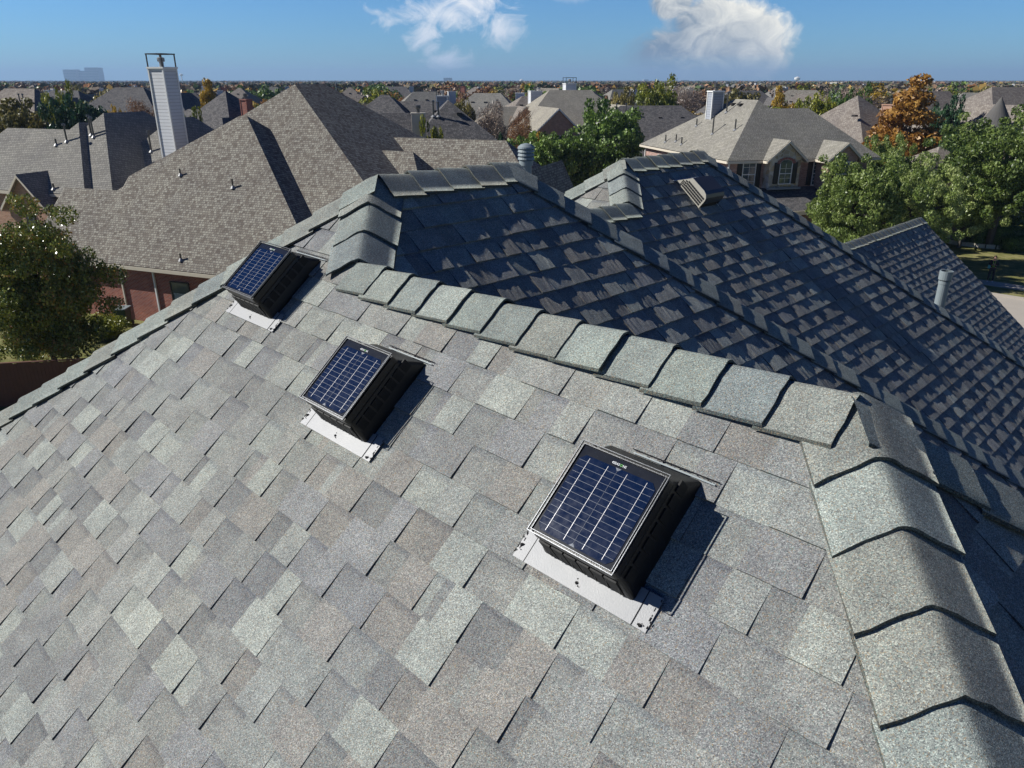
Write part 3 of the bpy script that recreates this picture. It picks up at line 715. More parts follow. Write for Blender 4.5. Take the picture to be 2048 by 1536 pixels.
    def window(s,x,y,z,w,h,side='f',arch=False,shut=None,frame=None,name='window',grid=(2,3),par=None):
        e,nn={'f':(s.ex,-s.ey),'b':(-s.ex,s.ey),'l':(-s.ey,-s.ex),'r':(s.ey,s.ex)}[side]
        c=s.P(x,y,z); zz=np.array([0,0,1.]); mb=MB()
        mb.box(c-e*w/2+nn*.015,e*w,nn*.03,zz*h)
        if arch:
            k=8; pr=[c-e*w/2+zz*h+nn*.045]
            for i in range(k+1): a=math.pi*(1-i/k); pr.append(c+e*w/2*math.cos(a)+zz*(h+w*.28*math.sin(a))+nn*.045)
            mb.poly(pr[1:][::-1] if np.dot(np.cross(pr[2]-pr[1],pr[3]-pr[1]),nn)<0 else pr[1:])
        pane=mb.build(name,M['glass'],s.root)
        mb=MB(); f=.07
        for i in range(2): mb.box(c-e*(w/2+f)+e*(w+f)*i+nn*.012,e*f,nn*.06,zz*h)
        mb.box(c-e*(w/2+f)-zz*f+nn*.012,e*(w+2*f),nn*.09,zz*f)
        if not arch: mb.box(c-e*(w/2+f)+zz*h+nn*.012,e*(w+2*f),nn*.06,zz*f)
        mb.box(c-e*w/2+zz*(h*.5-.03)+nn*.046,e*w,nn*.02,zz*.06)
        for i in range(1,grid[0]): mb.box(c-e*w/2+e*w*i/grid[0]-e*.012+nn*.046,e*.024,nn*.012,zz*h)
        for i in range(1,grid[1]*2): 
            if i!=grid[1]: mb.box(c-e*w/2+zz*(h*i/(grid[1]*2))+nn*.046,e*w,nn*.012,zz*.022)
        mb.build('frame',frame or M['white'],pane)
        if shut:
            for sg in (-1,1):
                mb=MB(); ww=.42; o_=c+e*(sg*(w/2+f+ww/2+.02)-ww/2)-zz*.03; hh=h+(.12 if arch else .06)
                mb.box(o_+nn*.01,e*ww,nn*.05,zz*hh)
                for q in range(2): mb.box(o_+nn*.06+e*.06+zz*(.08+q*hh/2),e*(ww-.12),nn*.012,zz*(hh/2-.14))
                mb.build('shutter',shut,s.root)
        return pane
    def pipe(s,x,y,z,h,r=.055,hat=True):
        mb=MB(); b=s.P(x,y,z)
        mb.tube([b-np.array([0,0,.3]),b+np.array([0,0,h])],r,8,mi=0)
        if hat and h>.5: mb.tube([b+np.array([0,0,h]),b+np.array([0,0,h+.12])],[r*1.9,r*1.7],10)
        mb.tube([b+np.array([0,0,-.05]),b+np.array([0,0,.10])],[r*3.2,r*1.2],8,mi=1)
        return mb.build('vent_pipe',[M['tin'],M['flash']],s.root)
    def turtle(s,x,y,z):
        mb=MB(); mb.cbox(s.P(x,y,z+.0),.45,.42,.17,s.ex,s.ey); return mb.build('roof_vent',M['dark'],s.root)
    def chimney(s,x,y,z0,z1,w,d,m,cap='frame'):
        mb=MB(); mb.cbox(s.P(x,y,z0),w,d,z1-z0,s.ex,s.ey); ch=mb.build('chimney',m,s.root)
        mb=MB(); mb.cbox(s.P(x,y,z1),w+.16,d+.16,.1,s.ex,s.ey)
        for a in (-1,1):
            for b in (-1,1): mb.cbox(s.P(x+a*(w/2),y+b*(d/2),z0),.09,.09,z1-z0,s.ex,s.ey)
        mb.build('corner_trim',M['white'] if m in (M['sid'],M['sid2']) else m,ch)
        if cap=='frame':
            mb=MB()
            for a in (-1,1):
                for b in (-1,1): mb.cbox(s.P(x+a*(w/2),y+b*(d/2),z1+.1),.06,.06,.72,s.ex,s.ey)
            for a in (-1,1):
                mb.cbox(s.P(x,y+a*d/2,z1+.80),w+.1,.07,.07,s.ex,s.ey); mb.cbox(s.P(x+a*w/2,y,z1+.802),.07,d-.1,.066,s.ex,s.ey)
            mb.build('cap_frame',M['dark'],ch)
        mb=MB(); b=s.P(x-.0,y,z1+.1); mb.tube([b,b+np.array([0,0,.30])],.13,12); mb.tube([b+np.array([0,0,.30]),b+np.array([0,0,.34]),b+np.array([0,0,.52]),b+np.array([0,0,.56])],[.20,.22,.22,.12],12)
        mb.build('flue',M['flash'] if cap!='pot' else M['tin'],ch); return ch
def L2(b,P): return float(P@azv(b-90)),float(P@azv(b+180))
def rel(b,x,y): return azv(b-90)*x+azv(b+180)*y      # camera-based local coordinates -> world
# ---- brown neighbour ----
b=201
def loc(b,u,v,y):
    p=pt(u,v,y); x_,y_=L2(b,p); return x_,y_,p[2]
ox,oy=-30.7,37.; o=rel(b,ox,oy); h=House(b,o[:2],'large brick house with a brown shingle roof filling the left middle, next door','house')
q=lambda x:x-ox
w=lambda y:y-oy
ze=-9.24+HC
h.vol(q(-36.3),q(-18.6),w(30.17),w(44),ze,tl=.565,tr=.78,tf=1.0,tb=1.,zl=-5.15+HC,zr=-1.76+HC-.78*12.5)
h.vol(q(-40.9),q(-35.5),w(30.172),w(36.03),ze-.004,tf=1.0,tb=1.0)
h.vol(q(-42.9),q(-15.7),w(31.67),w(51.9),ze+.02,tl=.64,tr=.66,zr=-.25+HC-.66*13.99,tf=1.0,tb=1.)
h.vol(q(-27),q(-14.3),w(37.9),w(48.9),ze-.003,tr=.9,tf=1.,tb=1.,zr=-6.17+HC)
h.vol(q(-25),q(-19.2),w(37.07),w(43.9),-7.7+HC,tr=1.3,tf=1.,tb=1.)
h.vol(q(-14.7),q(-12.9),w(37.0),w(44),-6.9+HC,tl=2.,tr=2.,wm=1,ov=.35)
# downspouts, door, gutter
for (u_,du) in ((207,0.),(302,0.)):
    p=gpt(u_,532,ze); x_=L2(b,p)[0]
    mb=MB(); c=h.P(q(x_),w(30.17)-.06,0); mb.cbox(c,.09,.08,ze-.2,h.ex,h.ey); mb.build('downspout',M['white'] if u_>250 else M['cream'],h.root)
x_=L2(b,gpt(325,545,ze))[0]
h.window(q(x_),w(30.17),.15,1.15,2.3,frame=M['dark'],name='patio_door',grid=(1,1))
h.window(q(x_+4.),w(30.17),1.0,1.5,1.5)
for x0 in (-39.6,): h.window(q(x0),w(30.17),1.0,1.0,1.5)
for (u_,v_,hh) in ((361,350,.35),(466,375,.45),(362,520,.35)):
    p=ray(u_,v_)
    n_=nrm(201,1.); Q=rel(b,-30.7,37.2)+np.array([0,0,-1.76+HC]); P_=CAM+p*(np.dot(Q-CAM,n_)/(p@n_)); xx,yy=L2(b,P_)
    h.pipe(q(xx),w(yy),P_[2],hh,.05,False)
h.chimney(q(-38.45),w(39.45),3.2,13.15,1.15,1.1,M['sid'])
h.done(M['r_brown'],[M['brick_r'],M['brick_r']],M['cream'])
# ---- grey house at left ----
x1,y1,z1=loc(b,75,382,50.); ze=z1
def apex(u,v,off):      # ridge end standing on the front slope that starts at y1+off
    lo,hi=45.,75.
    for _ in range(50):
        m_=(lo+hi)/2; x_,y_,z_=loc(b,u,v,m_)
        if y_-(y1+off-.42)-(z_-ze)>0: hi=m_
        else: lo=m_
    return x_,y_,z_
xa,ya,za=apex(157,245,0.); x2,y2,z2=apex(207,226,.55); x3,y3,z3=apex(345,236,3.4)
o=rel(b,x2,y1); h=House(b,o[:2],'grey-roofed brick house with steep shaded hips, left edge behind the brown roof','house')
q=lambda x:x-x2
w=lambda y:y-y1
best=None
for k in range(200):
    P_=rel(b,x2,y2+k*.1); P_[2]=z2; d_=P_-CAM; dep=d_[1]*math.cos(PIT)-d_[2]*math.sin(PIT); u_=1024+FPX*d_[0]/dep
    if u_>286: break
rl=k*.1
for (xx,yy,zz,off,rr) in ((xa,ya,za,0.,1.5),(x2,y2,z2,.55,rl),(x3,y3,z3,3.4,2.)):
    e_=zz-ze; h.vol(q(xx-e_+.42),q(xx+e_-.42),w(y1+off),w(yy+rr+e_-.42),ze+off*.002,tl=1.,tr=1.,tf=1.,tb=1.)
h.vol(q(xa-9.5),q(xa),w(y1-.01),w(y1+6.4),ze-.006,tl=1.,tf=1.,tb=1.)
h.vol(q(xa-7.),q(xa-.5),w(y1+7),w(y1+12.5),ze+.6,tl=1.,tf=1.,tb=1.)
xg,yg,zg=loc(b,40,347,48.8)
h.vol(q(xg-1.7),q(xg+1.7),w(y1-1.2),w(y1+5),zg-2.2,tl=1.03,tr=1.03,wm=1)
h.window(q(xg+.1),w(y1-1.2),zg-4.2,.7,1.6,frame=M['dark'],name='window')
for (u_,v_,hh,off) in ((134,283,1.0,0),(183,270,1.15,.55),(188,274,1.15,.55),(303,303,1.25,3.4),(113,290,.4,0),(108,378,.35,0)):
    n_=nrm(b,1.); Q=rel(b,0,y1+off-.42)+np.array([0,0,ze]); r_=ray(u_,v_); P_=CAM+r_*(np.dot(Q-CAM,n_)/(r_@n_)); xx,yy=L2(b,P_)
    h.pipe(q(xx),w(yy),P_[2],hh,.06,hh>.8)
h.done(M['r_grey'],[M['brick_o'],M['brick_o']],M['cream'])
# ---- big two-storey house on the right ----
b=166; P_=CAM+ray(1455,322)*56; x1,y1=L2(b,P_); ze=P_[2]; o=rel(b,x1,y1)
h=House(b,o[:2],'two-storey brick and stone house with pale roof and two gabled dormers, right of centre','house')
ov=.42; wl=9.9
h.vol(ov,wl-ov,ov,16.1,ze,tl=.833,tr=.833,tf=.833,tb=.52)
h.vol(1.5,12.9,ov+.003,8.,ze-.003,tl=.833,tr=.833,tf=.833,tb=.833)
def onfront(u,v,yoff):  # photo position on the vertical plane y'=y1+yoff
    r=ray(u,v); k=(y1+yoff)/(r@azv(b+180)); p=CAM+r*k; return L2(b,p)[0]-x1,p[2]
xw,zw=onfront(1497,345,.42)
h.window(xw,ov,zw-1.2,1.0,2.1,shut=M['dark'],grid=(2,2))
for (u0_,u1_,vp,st) in ((1535,1616,281,2),(1640,1712,283,0)):
    xa,za=onfront(u0_,322,-.6); xb,_=onfront(u1_,322,-.6); xc,zc=onfront((u0_+u1_)/2,vp,-.6); hw=(xb-xa)/2-.0; xm=(xa+xb)/2; t_=(zc-ze)/hw
    if st==2:
        h.vol(xm-hw+.42,xm+hw-.42,-.35,7,ze,tl=t_,tr=t_,wm=1,z0=ze-2.1)
        h.window(xm+.05,-.35,ze-1.72,.95,1.45,arch=True,shut=M['dark'],grid=(2,2))
        mb=MB()
        for i in range(9):
            a0=math.pi*i/9;a1=math.pi*(i+1)/9; c=h.P(xm+.05,-.37,ze-.27)
            f=lambda a,r:c+h.ex*(-math.cos(a)*(.52*r))+np.array([0,0,math.sin(a)*(.30*r)+(0)])
            mb.box(f(a0,1.06),f(a1,1.06)-f(a0,1.06),f(a0,1.55)-f(a0,1.06),-h.ey*.05)
        mb.build('brick_arch',M['brick_r'],h.root)
        mb=MB(); mb.box(h.P(xm-hw+.3,-.45,ze-2.15),h.ex*(2*hw-.6),-h.ey*.12,(0,0,.15)); mb.build('stone_sill',M['trim'],h.root)
    else:
        h.vol(xm-hw+.42,xm+hw-.42,-1.3,7,ze,tl=t_,tr=t_,wm=0,z0=ze-3.1)
        h.window(xm,-1.3,ze-1.9,.95,1.7,shut=M['dark'],grid=(2,2))
h.window(8.2,.42,ze-2.,1.0,1.7,shut=M['dark'])
# porch roof and columns
xp0=onfront(1530,372,-2)[0]; zt=ze-2.1
mb=MB(); a_,b_=h.P(xp0-.9,.3,zt-.0),h.P(13.2,.3,zt); c_,d_=h.P(13.2,-3.1,zt-1.25),h.P(xp0-.9,-3.1,zt-1.25)
mb.poly([d_,c_,b_,a_],0,[(0,0),(9,0),(9,3.6),(0,3.6)]); mb.poly([x-np.array([0,0,.16]) for x in (a_,b_,c_,d_)]); mb.build('porch_roof',M['r_char'],h.root)
mb=MB(); mb.box(d_-np.array([0,0,.3]),c_-d_,-h.ey*.1,(0,0,.28)); mb.build('porch_beam',M['cream'],h.root)
for x_ in (xp0-.4,xp0+2.5,xp0+4.2,11.5): mb=MB(); mb.cbox(h.P(x_,-2.8,0),.42,.42,zt-1.5,h.ex,h.ey); mb.cbox(h.P(x_,-2.8,0),.56,.56,.9,h.ex,h.ey); mb.build('porch_column',M['cream'],h.root)
h.window(xp0+1.3,.42,1.0,1.6,1.8); h.window(xp0+3.4,.42,.1,1.0,2.2,frame=M['dark'],name='front_door',grid=(1,2))
n_=nrm(b+90,.833)
for (u_,v_,hh,hat) in ((1453,225,1.5,True),(1425,268,1.3,True),(1417,230,.7,False),(1393,252,.6,False),(1470,260,.8,False),(1331,284,.6,False),(1352,283,.6,False),(1363,289,.6,False)):
    r=ray(u_,v_); Pn=CAM+r*(np.dot(P_-CAM,n_)/(r@n_)); xx,yy=L2(b,Pn); h.pipe(xx-x1,yy-y1,Pn[2],hh,.06,hat)
for (u_,v_) in ((1467,209),(1482,210)):
    r=ray(u_,v_); Pn=CAM+r*(np.dot(P_-CAM,n_)/(r@n_)); xx,yy=L2(b,Pn); h.turtle(xx-x1,yy-y1,Pn[2]-.05)
xc,yc,zc=loc(b,1432,184,68.); h.chimney(xc-x1,yc-y1,2.,zc,1.0,.9,M['sid2'],cap='pot')
for y_ in (16.,ov-.06): mb=MB(); mb.cbox(h.P(ov-.06,y_,0),.1,.1,ze-.2,h.ex,h.ey); mb.build('downspout',M['white'],h.root)
for y_ in (3.,8.,12.5): h.window(ov,y_,ze-2.2,1.2,1.5,side='l')
h.done(M['r_stone'],[M['brick_p'],M['stone']],M['cream'])
M['r_grey2']=M['r_grey']
# ---- other houses that can be told apart ----
def simple(b,u,v,y,label,rm,wm,tm,vols,wins=(),chim=(),vents=(),group=None,sc=1.):
    """origin on the ridge seen at photo position u,v at forward distance y; vols are relative to it, heights below the ridge"""
    P_=pt(u,v,y); h=House(b,P_[:2],label,group); zr=P_[2]
    for q_ in vols:
        q_=dict(q_); dz=q_.pop('dz')*sc; a=[t*sc for t in q_.pop('r')]; h.vol(*a,zr-dz,**q_)
    wins=[(a*sc,c*sc,d*sc,e*sc,f*sc,g_) for a,c,d,e,f,g_ in wins]; chim=[(a*sc,c*sc,d*sc,e*sc,f*sc,m_,k) for a,c,d,e,f,m_,k in chim]; vents=[(a*sc,c*sc,d*sc,e*sc) for a,c,d,e in vents]
    for (x_,y_,dz,w_,hh,side) in wins: h.window(x_,y_,zr-dz,w_,hh,side=side,grid=(2,2))
    for (x_,y_,dz,w_,d_,m_,cap) in chim: h.chimney(x_,y_,zr-5,zr+dz,w_,d_,m_,cap)
    for (x_,y_,dz,hh) in vents:
        if hh: h.pipe(x_,y_,zr-dz,hh,.07)
        else: h.turtle(x_,y_,zr-dz)
    h.done(rm,[wm,wm],tm); return h
simple(172,896,200,66,'dark grey hip-roofed house with a cream chimney, centre, beyond the brown roof',M['r_char'],M['brick_o'],M['cream'],
  [dict(r=(-4.6,5.6,-5.0,6.5),dz=4.8,tl=.95,tr=.8,tf=.9,tb=.8),dict(r=(-9.5,-1,-3,5),dz=5.0,tl=.9,tf=.9,tb=.9)],
  [(2,-5.0,6.8,1.1,1.4,'f')],[(-2.6,-4.6,-.9,.95,.8,M['cream'],'pot')],[(-1.3,-1.4,1.2,1.1),(-.9,-1.5,1.2,1.0),(.8,-1.4,1.1,0),(-.9,1,1.0,0)])
simple(185,768,200,92,'charcoal hip-roofed house just right of the brown peak, with a pale lower roof',M['r_char'],M['brick_r'],M['cream'],
  [dict(r=(-6,6,-5,6),dz=4.2,tl=.8,tr=.8,tf=.8,tb=.8),dict(r=(0,12,-4,7),dz=4.9,tr=.7,tf=.8,tb=.8),dict(r=(-7,-1,-7.5,0),dz=5.4,tl=.7,tr=.7,tf=.7)],[],[(7,-1,.4,1.2,1.1,M['sid2'],'frame')],[(3,-2,1.8,0),(5,-2.4,2,0),(-1,-2,1.6,0)])
simple(165,1103,219,103,'orange brick house with a front gable and one white window, centre right',M['r_sand'],M['brick_o'],M['white'],
  [dict(r=(-2.0,2.2,-2,6),dz=2.0,tl=.9,tr=.9),dict(r=(-3,12,2,13),dz=2.6,tl=.8,tr=.8,tf=.75,tb=.75),dict(r=(5.5,14,-3,6),dz=3.0,tl=.9,tf=.9,tr=.6),dict(r=(-8,0,4,12),dz=3.4,tl=.8,tf=.8,tb=.8)],
  [(.2,-2,4.2,1.1,1.7,'f'),(7.5,-3,5,1.1,1.5,'f')],[(1.2,10,1.6,1.3,1.1,M['sid'],'pot'),(5,9,2.4,1.2,1.1,M['sid'],'frame')],[(4,3.5,1.5,0),(9,3,1.4,0)],sc=1.25)
simple(176,1330,218,104,'house with a long dark grey roof and a row of small vents, right of centre',M['r_char'],M['brick_r'],M['cream'],
  [dict(r=(-11,8,-6,6.5),dz=4.6,tl=.75,tr=.75,tf=.75,tb=.75),dict(r=(3,12,-5,5),dz=4.9,tr=.8,tf=.8,tb=.8)],[],[],[(-7,-1.2,.9,0),(-3.4,-1.2,.9,0),(-.8,-1.2,.9,0),(1.6,-1.2,.9,0),(-5.4,-.8,.6,1.1),(-4.4,-.9,.6,1.1),(-4.5,-4.5,3.2,1.3),(-4.3,-4.7,3.4,1.1)],sc=1.22)
simple(150,1735,206,82,'taupe-roofed house with a tall brick chimney, behind the dormered house at right',M['r_taupe'],M['brick_p'],M['cream'],
  [dict(r=(-6.5,6,-5.5,8),dz=5.2,tl=.9,tr=.9,tf=.85,tb=.8),dict(r=(-2,11,-3,7),dz=5.4,tr=.7,tf=.8,tb=.8)],[],[(-.1,-2.8,-.15,.9,1.3,M['brick_o'],'pot')],[(-3.3,-1.2,1.2,0),(1.5,-1.4,1.1,0),(3,-1.5,1.2,0),(-2.2,-3.0,3.1,1.0),(-.4,-3.6,3.0,0)])
hk=simple(158,1990,196,80,'stone and brick house with a round conical turret, far right',M['r_taupe'],M['brick_p'],M['white'],
  [dict(r=(-4,16,-4,9),dz=4.2,tl=.75,tr=.75,tf=.75,tb=.75),dict(r=(-6.5,3,2,14),dz=4.6,tl=.8,tf=.8,tb=.8),dict(r=(-2.6,.6,-5.6,3),dz=3.6,tl=1.5,tr=1.5,top=None),dict(r=(2,14,-6.5,2),dz=4.2,tl=.7,tr=.7,tf=.7)],
  [(-1.1,-5.6,6.0,.9,1.9,'f')],[],[(6,-2.2,1.2,0),(8,-2,1.4,.9)])
zt=pt(1990,196,80)[2]; mb=MB(); c=hk.P(-3.9,-3.6,0)
mb.tube([c+np.array([0,0,zt-4.0]),c+np.array([0,0,zt-3.9]),c+np.array([0,0,zt+.2])],[2.35,2.3,.02],26); mb.build('turret_roof',M['r_grey'],hk.root)
mb=MB(); mb.tube([c,c+np.array([0,0,zt-3.95])],1.95,26); mb.build('turret_wall',M['stone'],hk.root)
mb=MB(); mb.tube([c+np.array([0,0,zt-4.2]),c+np.array([0,0,zt-3.98])],2.25,26); mb.build('turret_cornice',M['white'],hk.root)
hm=simple(200,40,189,92,'dark brown house with a small turret at the far left edge',M['r_taupe'],M['brick_r'],M['cream'],
  [dict(r=(-8,7,-5,6),dz=4.4,tl=.9,tr=.9,tf=.85,tb=.85),dict(r=(-10,-1,-8,2),dz=5.,tl=.8,tr=.8,tf=.8)],[],[],[(-3,-2,1.7,0),(1,-1,.9,.9),(1.6,-1,.9,.9)])
zt=pt(40,189,92)[2]; mb=MB(); c=hm.P(6.4,-5.6,0); mb.tube([c+np.array([0,0,zt-4]),c+np.array([0,0,zt-.3])],[1.9,.02],20); mb.build('turret_roof',M['r_taupe'],hm.root)
mb=MB(); mb.tube([c,c+np.array([0,0,zt-3.9])],1.55,20); mb.build('turret_wall',M['brick_r'],hm.root)
simple(205,440,205,86,'charcoal-roofed house with pale hip lines, just right of the tall white chimney',M['r_char'],M['brick_r'],M['cream'],
  [dict(r=(-6,6,-5,7),dz=4.6,tl=.9,tr=.9,tf=.9,tb=.9),dict(r=(-11,-2,-2,6),dz=4.8,tl=.9,tf=.9,tb=.9),dict(r=(1,8,-8,0),dz=5.2,tl=1.,tr=1.,tf=1.)],[],[(4.6,-1,.3,.8,.8,M['brick_r'],'pot')],[(-2,-2,1.9,0),(2.5,-2.5,2.,0)])
simple(190,255,182,128,'charcoal-roofed house behind the dark green tree at left',M['r_char'],M['brick_r'],M['cream'],
  [dict(r=(-8,8,-5,6),dz=4.2,tl=.8,tr=.8,tf=.8,tb=.8),dict(r=(4,14,-6,3),dz=4.6,tl=.8,tr=.8,tf=.8)],[],[],[(-2,-2,1.7,0)])
simple(165,1888,303,66,'low taupe garage roof under the orange tree at right',M['r_taupe'],M['brick_p'],M['cream'],[dict(r=(-4,3.5,-3.4,4),dz=2.3,tl=.65,tr=.65,tf=.65,tb=.65)])
# ---- generic houses ----
def proto(seed,rm,wm,two=True):
    rg=random.Random(seed); h=House(180,(0,0),None); del_=[k for k in ('label','category') if k in h.root]
    ze=5.8 if two else 3.1; W_=rg.uniform(13,17); D_=rg.uniform(10,13); t=rg.uniform(.7,.9)
    h.vol(-W_/2,W_/2,-D_/2,D_/2,ze,tl=t,tr=t,tf=t,tb=t)
    s_=rg.choice((-1,1)); gx=s_*W_*.26; gw=rg.uniform(2.4,3.2)
    h.vol(gx-gw,gx+gw,-D_/2-1.6,0,ze-.0,tl=.95,tr=.95)
    h.vol(-gx-2,-gx+2.4,-D_/2-.8,0,ze-.4,tl=1.05,tr=1.05,tf=1.05)
    h.vol(s_*(W_/2-2)-(0 if s_>0 else 6.5),s_*(W_/2-2)+(6.5 if s_>0 else 0),-2,D_/2+3,ze-(2.6 if two else .2),tl=.7,tr=.7,tf=.7,tb=.7)
    h.window(gx,-D_/2-1.6,ze-2,1.2,1.5); h.window(-gx+.2,-D_/2-.8,ze-2.,1.,1.4)
    if two: h.window(gx,-D_/2-1.6,.9,1.6,1.6)
    h.window(0.,-D_/2,.1,1.1,2.2,name='front_door',frame=M['dark'],grid=(1,1))
    h.window(-W_/2,0,ze-2,1.1,1.4,side='l'); h.window(-W_/2,3,ze-2,1.1,1.4,side='l')
    zr=ze+t*(D_/2)
    h.chimney(-s_*W_*.33,D_*.12,0,zr+.3,1.2,1.0,rg.choice((M['sid'],M['sid'],wm)),'pot')
    for k in range(3): h.turtle(-2+k*2.,-D_*.14,zr-t*D_*.14+.22)
    h.pipe(1.5,-D_*.25,ze+t*D_*.27,.5)
    h.done(rm,[wm,wm],M['cream']); return h.root
RM=['r_grey','r_taupe','r_char','r_sand','r_brown','r_taupe']; WM_=['brick_o','brick_p','brick_r','brick_p','brick_o','brick_r']
protos=[proto(50+i,M[RM[i]],M[WM_[i]],i!=3) for i in range(6)]
RN=['grey','taupe','charcoal','sand-coloured','brown','taupe']
def joined(root):   # one-piece version for the far distance
    V=[];F=[];mi=[];uv=[];mats=[]
    for ch in [root]+list(root.children_recursive):
        if ch.type!='MESH': continue
        me=ch.data; b=len(V); V+=[tuple(v.co) for v in me.vertices]; lay=me.uv_layers[0].data
        for p in me.polygons:
            F.append(tuple(b+i for i in p.vertices)); m_=me.materials[p.material_index]
            if m_ not in mats: mats.append(m_)
            mi.append(mats.index(m_)); uv+=[tuple(lay[l].uv) for l in p.loop_indices]
    return mkmesh('house',V,F,mats,uv,None,mi)
far_mesh=[joined(p) for p in protos]
occ=[(o.location.x,o.location.y,13) for o in COL.objects if o.parent is None and o.get('category')=='house']
rg=random.Random(7)
def free(x,y,r):
    return all((x-a)**2+(y-b_)**2>(r+c_)**2*.8 for a,b_,c_ in occ)
used=set(); nh=0
def addhouse(x,y,i,rz):
    d=math.hypot(x,y)
    side='left' if x<-d*.25 else ('right' if x>d*.25 else 'middle')
    if d<260:
        o=protos[i] if i not in used else copy_tree(protos[i]); used.add(i)
        o['group']='houses between the trees in the middle distance'; o['label']='%s-roofed brick house among autumn trees in the %s middle distance'%(RN[i],side)
    else:
        o=bpy.data.objects.new('house',far_mesh[i]); COL.objects.link(o)
        o['group']='small far houses toward the horizon'; o['label']='tiny far %s-roofed house toward the horizon, %s part'%(RN[i],side)
    o['category']='house'; o.location=(x,y,0); o.rotation_euler=(0,0,rz); occ.append((x,y,10))
# surveyed spots first
for (u,v,y,i,a) in ((975,205,125,0,-10),(1060,203,118,1,20),(1010,192,165,3,5),(1180,190,150,5,-20),(1240,190,175,0,30),(850,190,140,0,15),(700,186,200,5,10),
   (1490,182,170,2,5),(1560,178,230,0,40),(1610,195,135,1,-25),(1840,190,150,1,20),(1955,187,130,0,-10),(2035,184,125,5,30),(130,182,170,2,-15),(350,188,140,2,10),(480,182,190,5,0),(540,178,240,0,15),
   (1100,182,230,4,-40),(1150,198,120,3,70),(935,183,260,1,20),(290,178,215,0,45)):
    p=pt(u,v,y); addhouse(p[0],y,i,R(a))
for k in range(5000):
    if nh>=62: break
    y=math.exp(rg.uniform(math.log(150),math.log(1300))); x=rg.uniform(-.85,.85)*y
    if not free(x,y,10 if y<500 else 6): continue
    addhouse(x,y,rg.randrange(6),R(rg.choice((-20,-65,15,70,110,160))+rg.gauss(0,8))); nh+=1
for i,p in enumerate(protos):
    if i not in used: 
        for c in list(p.children_recursive): bpy.data.objects.remove(c)
        bpy.data.objects.remove(p)
# ================= trees =================
def leaves(seed,n,shape,rad,hgt,z0,leaf,ncl,clr=.9,asp=.62):
    r=np.random.default_rng(seed)
    i=np.arange(ncl)+.5; ph=np.arccos(1-2*i/ncl); th_=np.pi*(1+5**.5)*i
    d=np.stack([np.cos(th_)*np.sin(ph),np.sin(th_)*np.sin(ph),np.cos(ph)],1)
    rr=r.uniform(.35,1.,ncl)**.6*(1+.22*np.sin(d[:,0]*5+seed)*np.cos(d[:,1]*4+seed*2))
    rr*=r.uniform(.72,1.2,ncl)
    ce=d*rr[:,None]
    hz=(ce[:,2]+1)/2
    if shape=='cone': s=np.clip(1.25-1.1*hz,.08,1)*np.clip(hz*5+.35,0,1); ce[:,0]*=s;ce[:,1]*=s
    if shape=='round': s=1-.25*np.clip(.45-hz,0,1); ce[:,0]*=s;ce[:,1]*=s
    if shape=='layer': hz=np.clip(np.round(hz*7)/7+r.normal(0,.025,ncl),0,1); ce[:,2]=hz*2-1; s=np.clip(1.2-1.0*hz,.1,1); ce[:,0]*=s; ce[:,1]*=s
    C=np.stack([ce[:,0]*rad,ce[:,1]*rad,z0+hz*(hgt-z0)],1)
    cs=clr*r.uniform(.6,1.3,ncl); w=cs**2; idx=r.choice(ncl,n,p=w/w.sum())
    off=r.normal(size=(n,3)); off/=np.linalg.norm(off,axis=1)[:,None]; off*=(r.uniform(.25,1.,n)**.5)[:,None]*cs[idx][:,None]; off[:,2]*=.72
    P=C[idx]+off
    nrm_=off/np.linalg.norm(off,axis=1)[:,None]+r.normal(size=(n,3))*.75; nrm_/=np.linalg.norm(nrm_,axis=1)[:,None]
    a=np.cross(nrm_,r.normal(size=(n,3))); a/=np.linalg.norm(a,axis=1)[:,None]; b=np.cross(nrm_,a)
    L=leaf*r.uniform(.6,1.35,n)[:,None]
    V=np.stack([P-a*L*.5,P-b*L*asp*.5,P+a*L*.5,P+b*L*asp*.5],1).reshape(-1,3)
    F=np.arange(4*n).reshape(n,4)
    tone=np.clip(.45+r.normal(0,.2,n)+(r.uniform(-.18,.18,ncl))[idx],0,1)
    col=np.stack([tone,tone,tone,np.ones(n)],1)
    return V,F,col,C
def crown_mesh(*a,**k):
    V,F,col,C=leaves(*a,**k); me=mkmesh('crown',V,F,LF['green'],None,col); return me,C
def trunk_mesh(C,rad,hgt,r0,seed,nl=9):
    rg=random.Random(seed); mb=MB(); top=hgt*.72
    mb.tube([(0,0,-.1),(rg.gauss(0,.05),rg.gauss(0,.05),top*.35),(rg.gauss(0,.2),rg.gauss(0,.2),top*.7),(0,0,top)],[r0,r0*.8,r0*.5,r0*.15],8)
    for k in range(nl):
        c=C[rg.randrange(len(C))]; z0=min(rg.uniform(.28,.6)*hgt,max(.3,c[2]-.3)); m=np.array([c[0]*.45,c[1]*.45,z0*.45+c[2]*.55-.1])
        mb.tube([(0,0,z0),m,c],[r0*.42,r0*.26,r0*.06],6,cap=False)
    return mkmesh('trunk',mb.v,mb.f,M['bark'],mb.uv,None,mb.mi)
TP={}
def tp(key,*a,r0=.16,nl=9,**k):
    me,C=crown_mesh(*a,**k); TP[key]=(me,trunk_mesh(C,a[3],a[4],r0,a[0],nl),a[3],a[4])
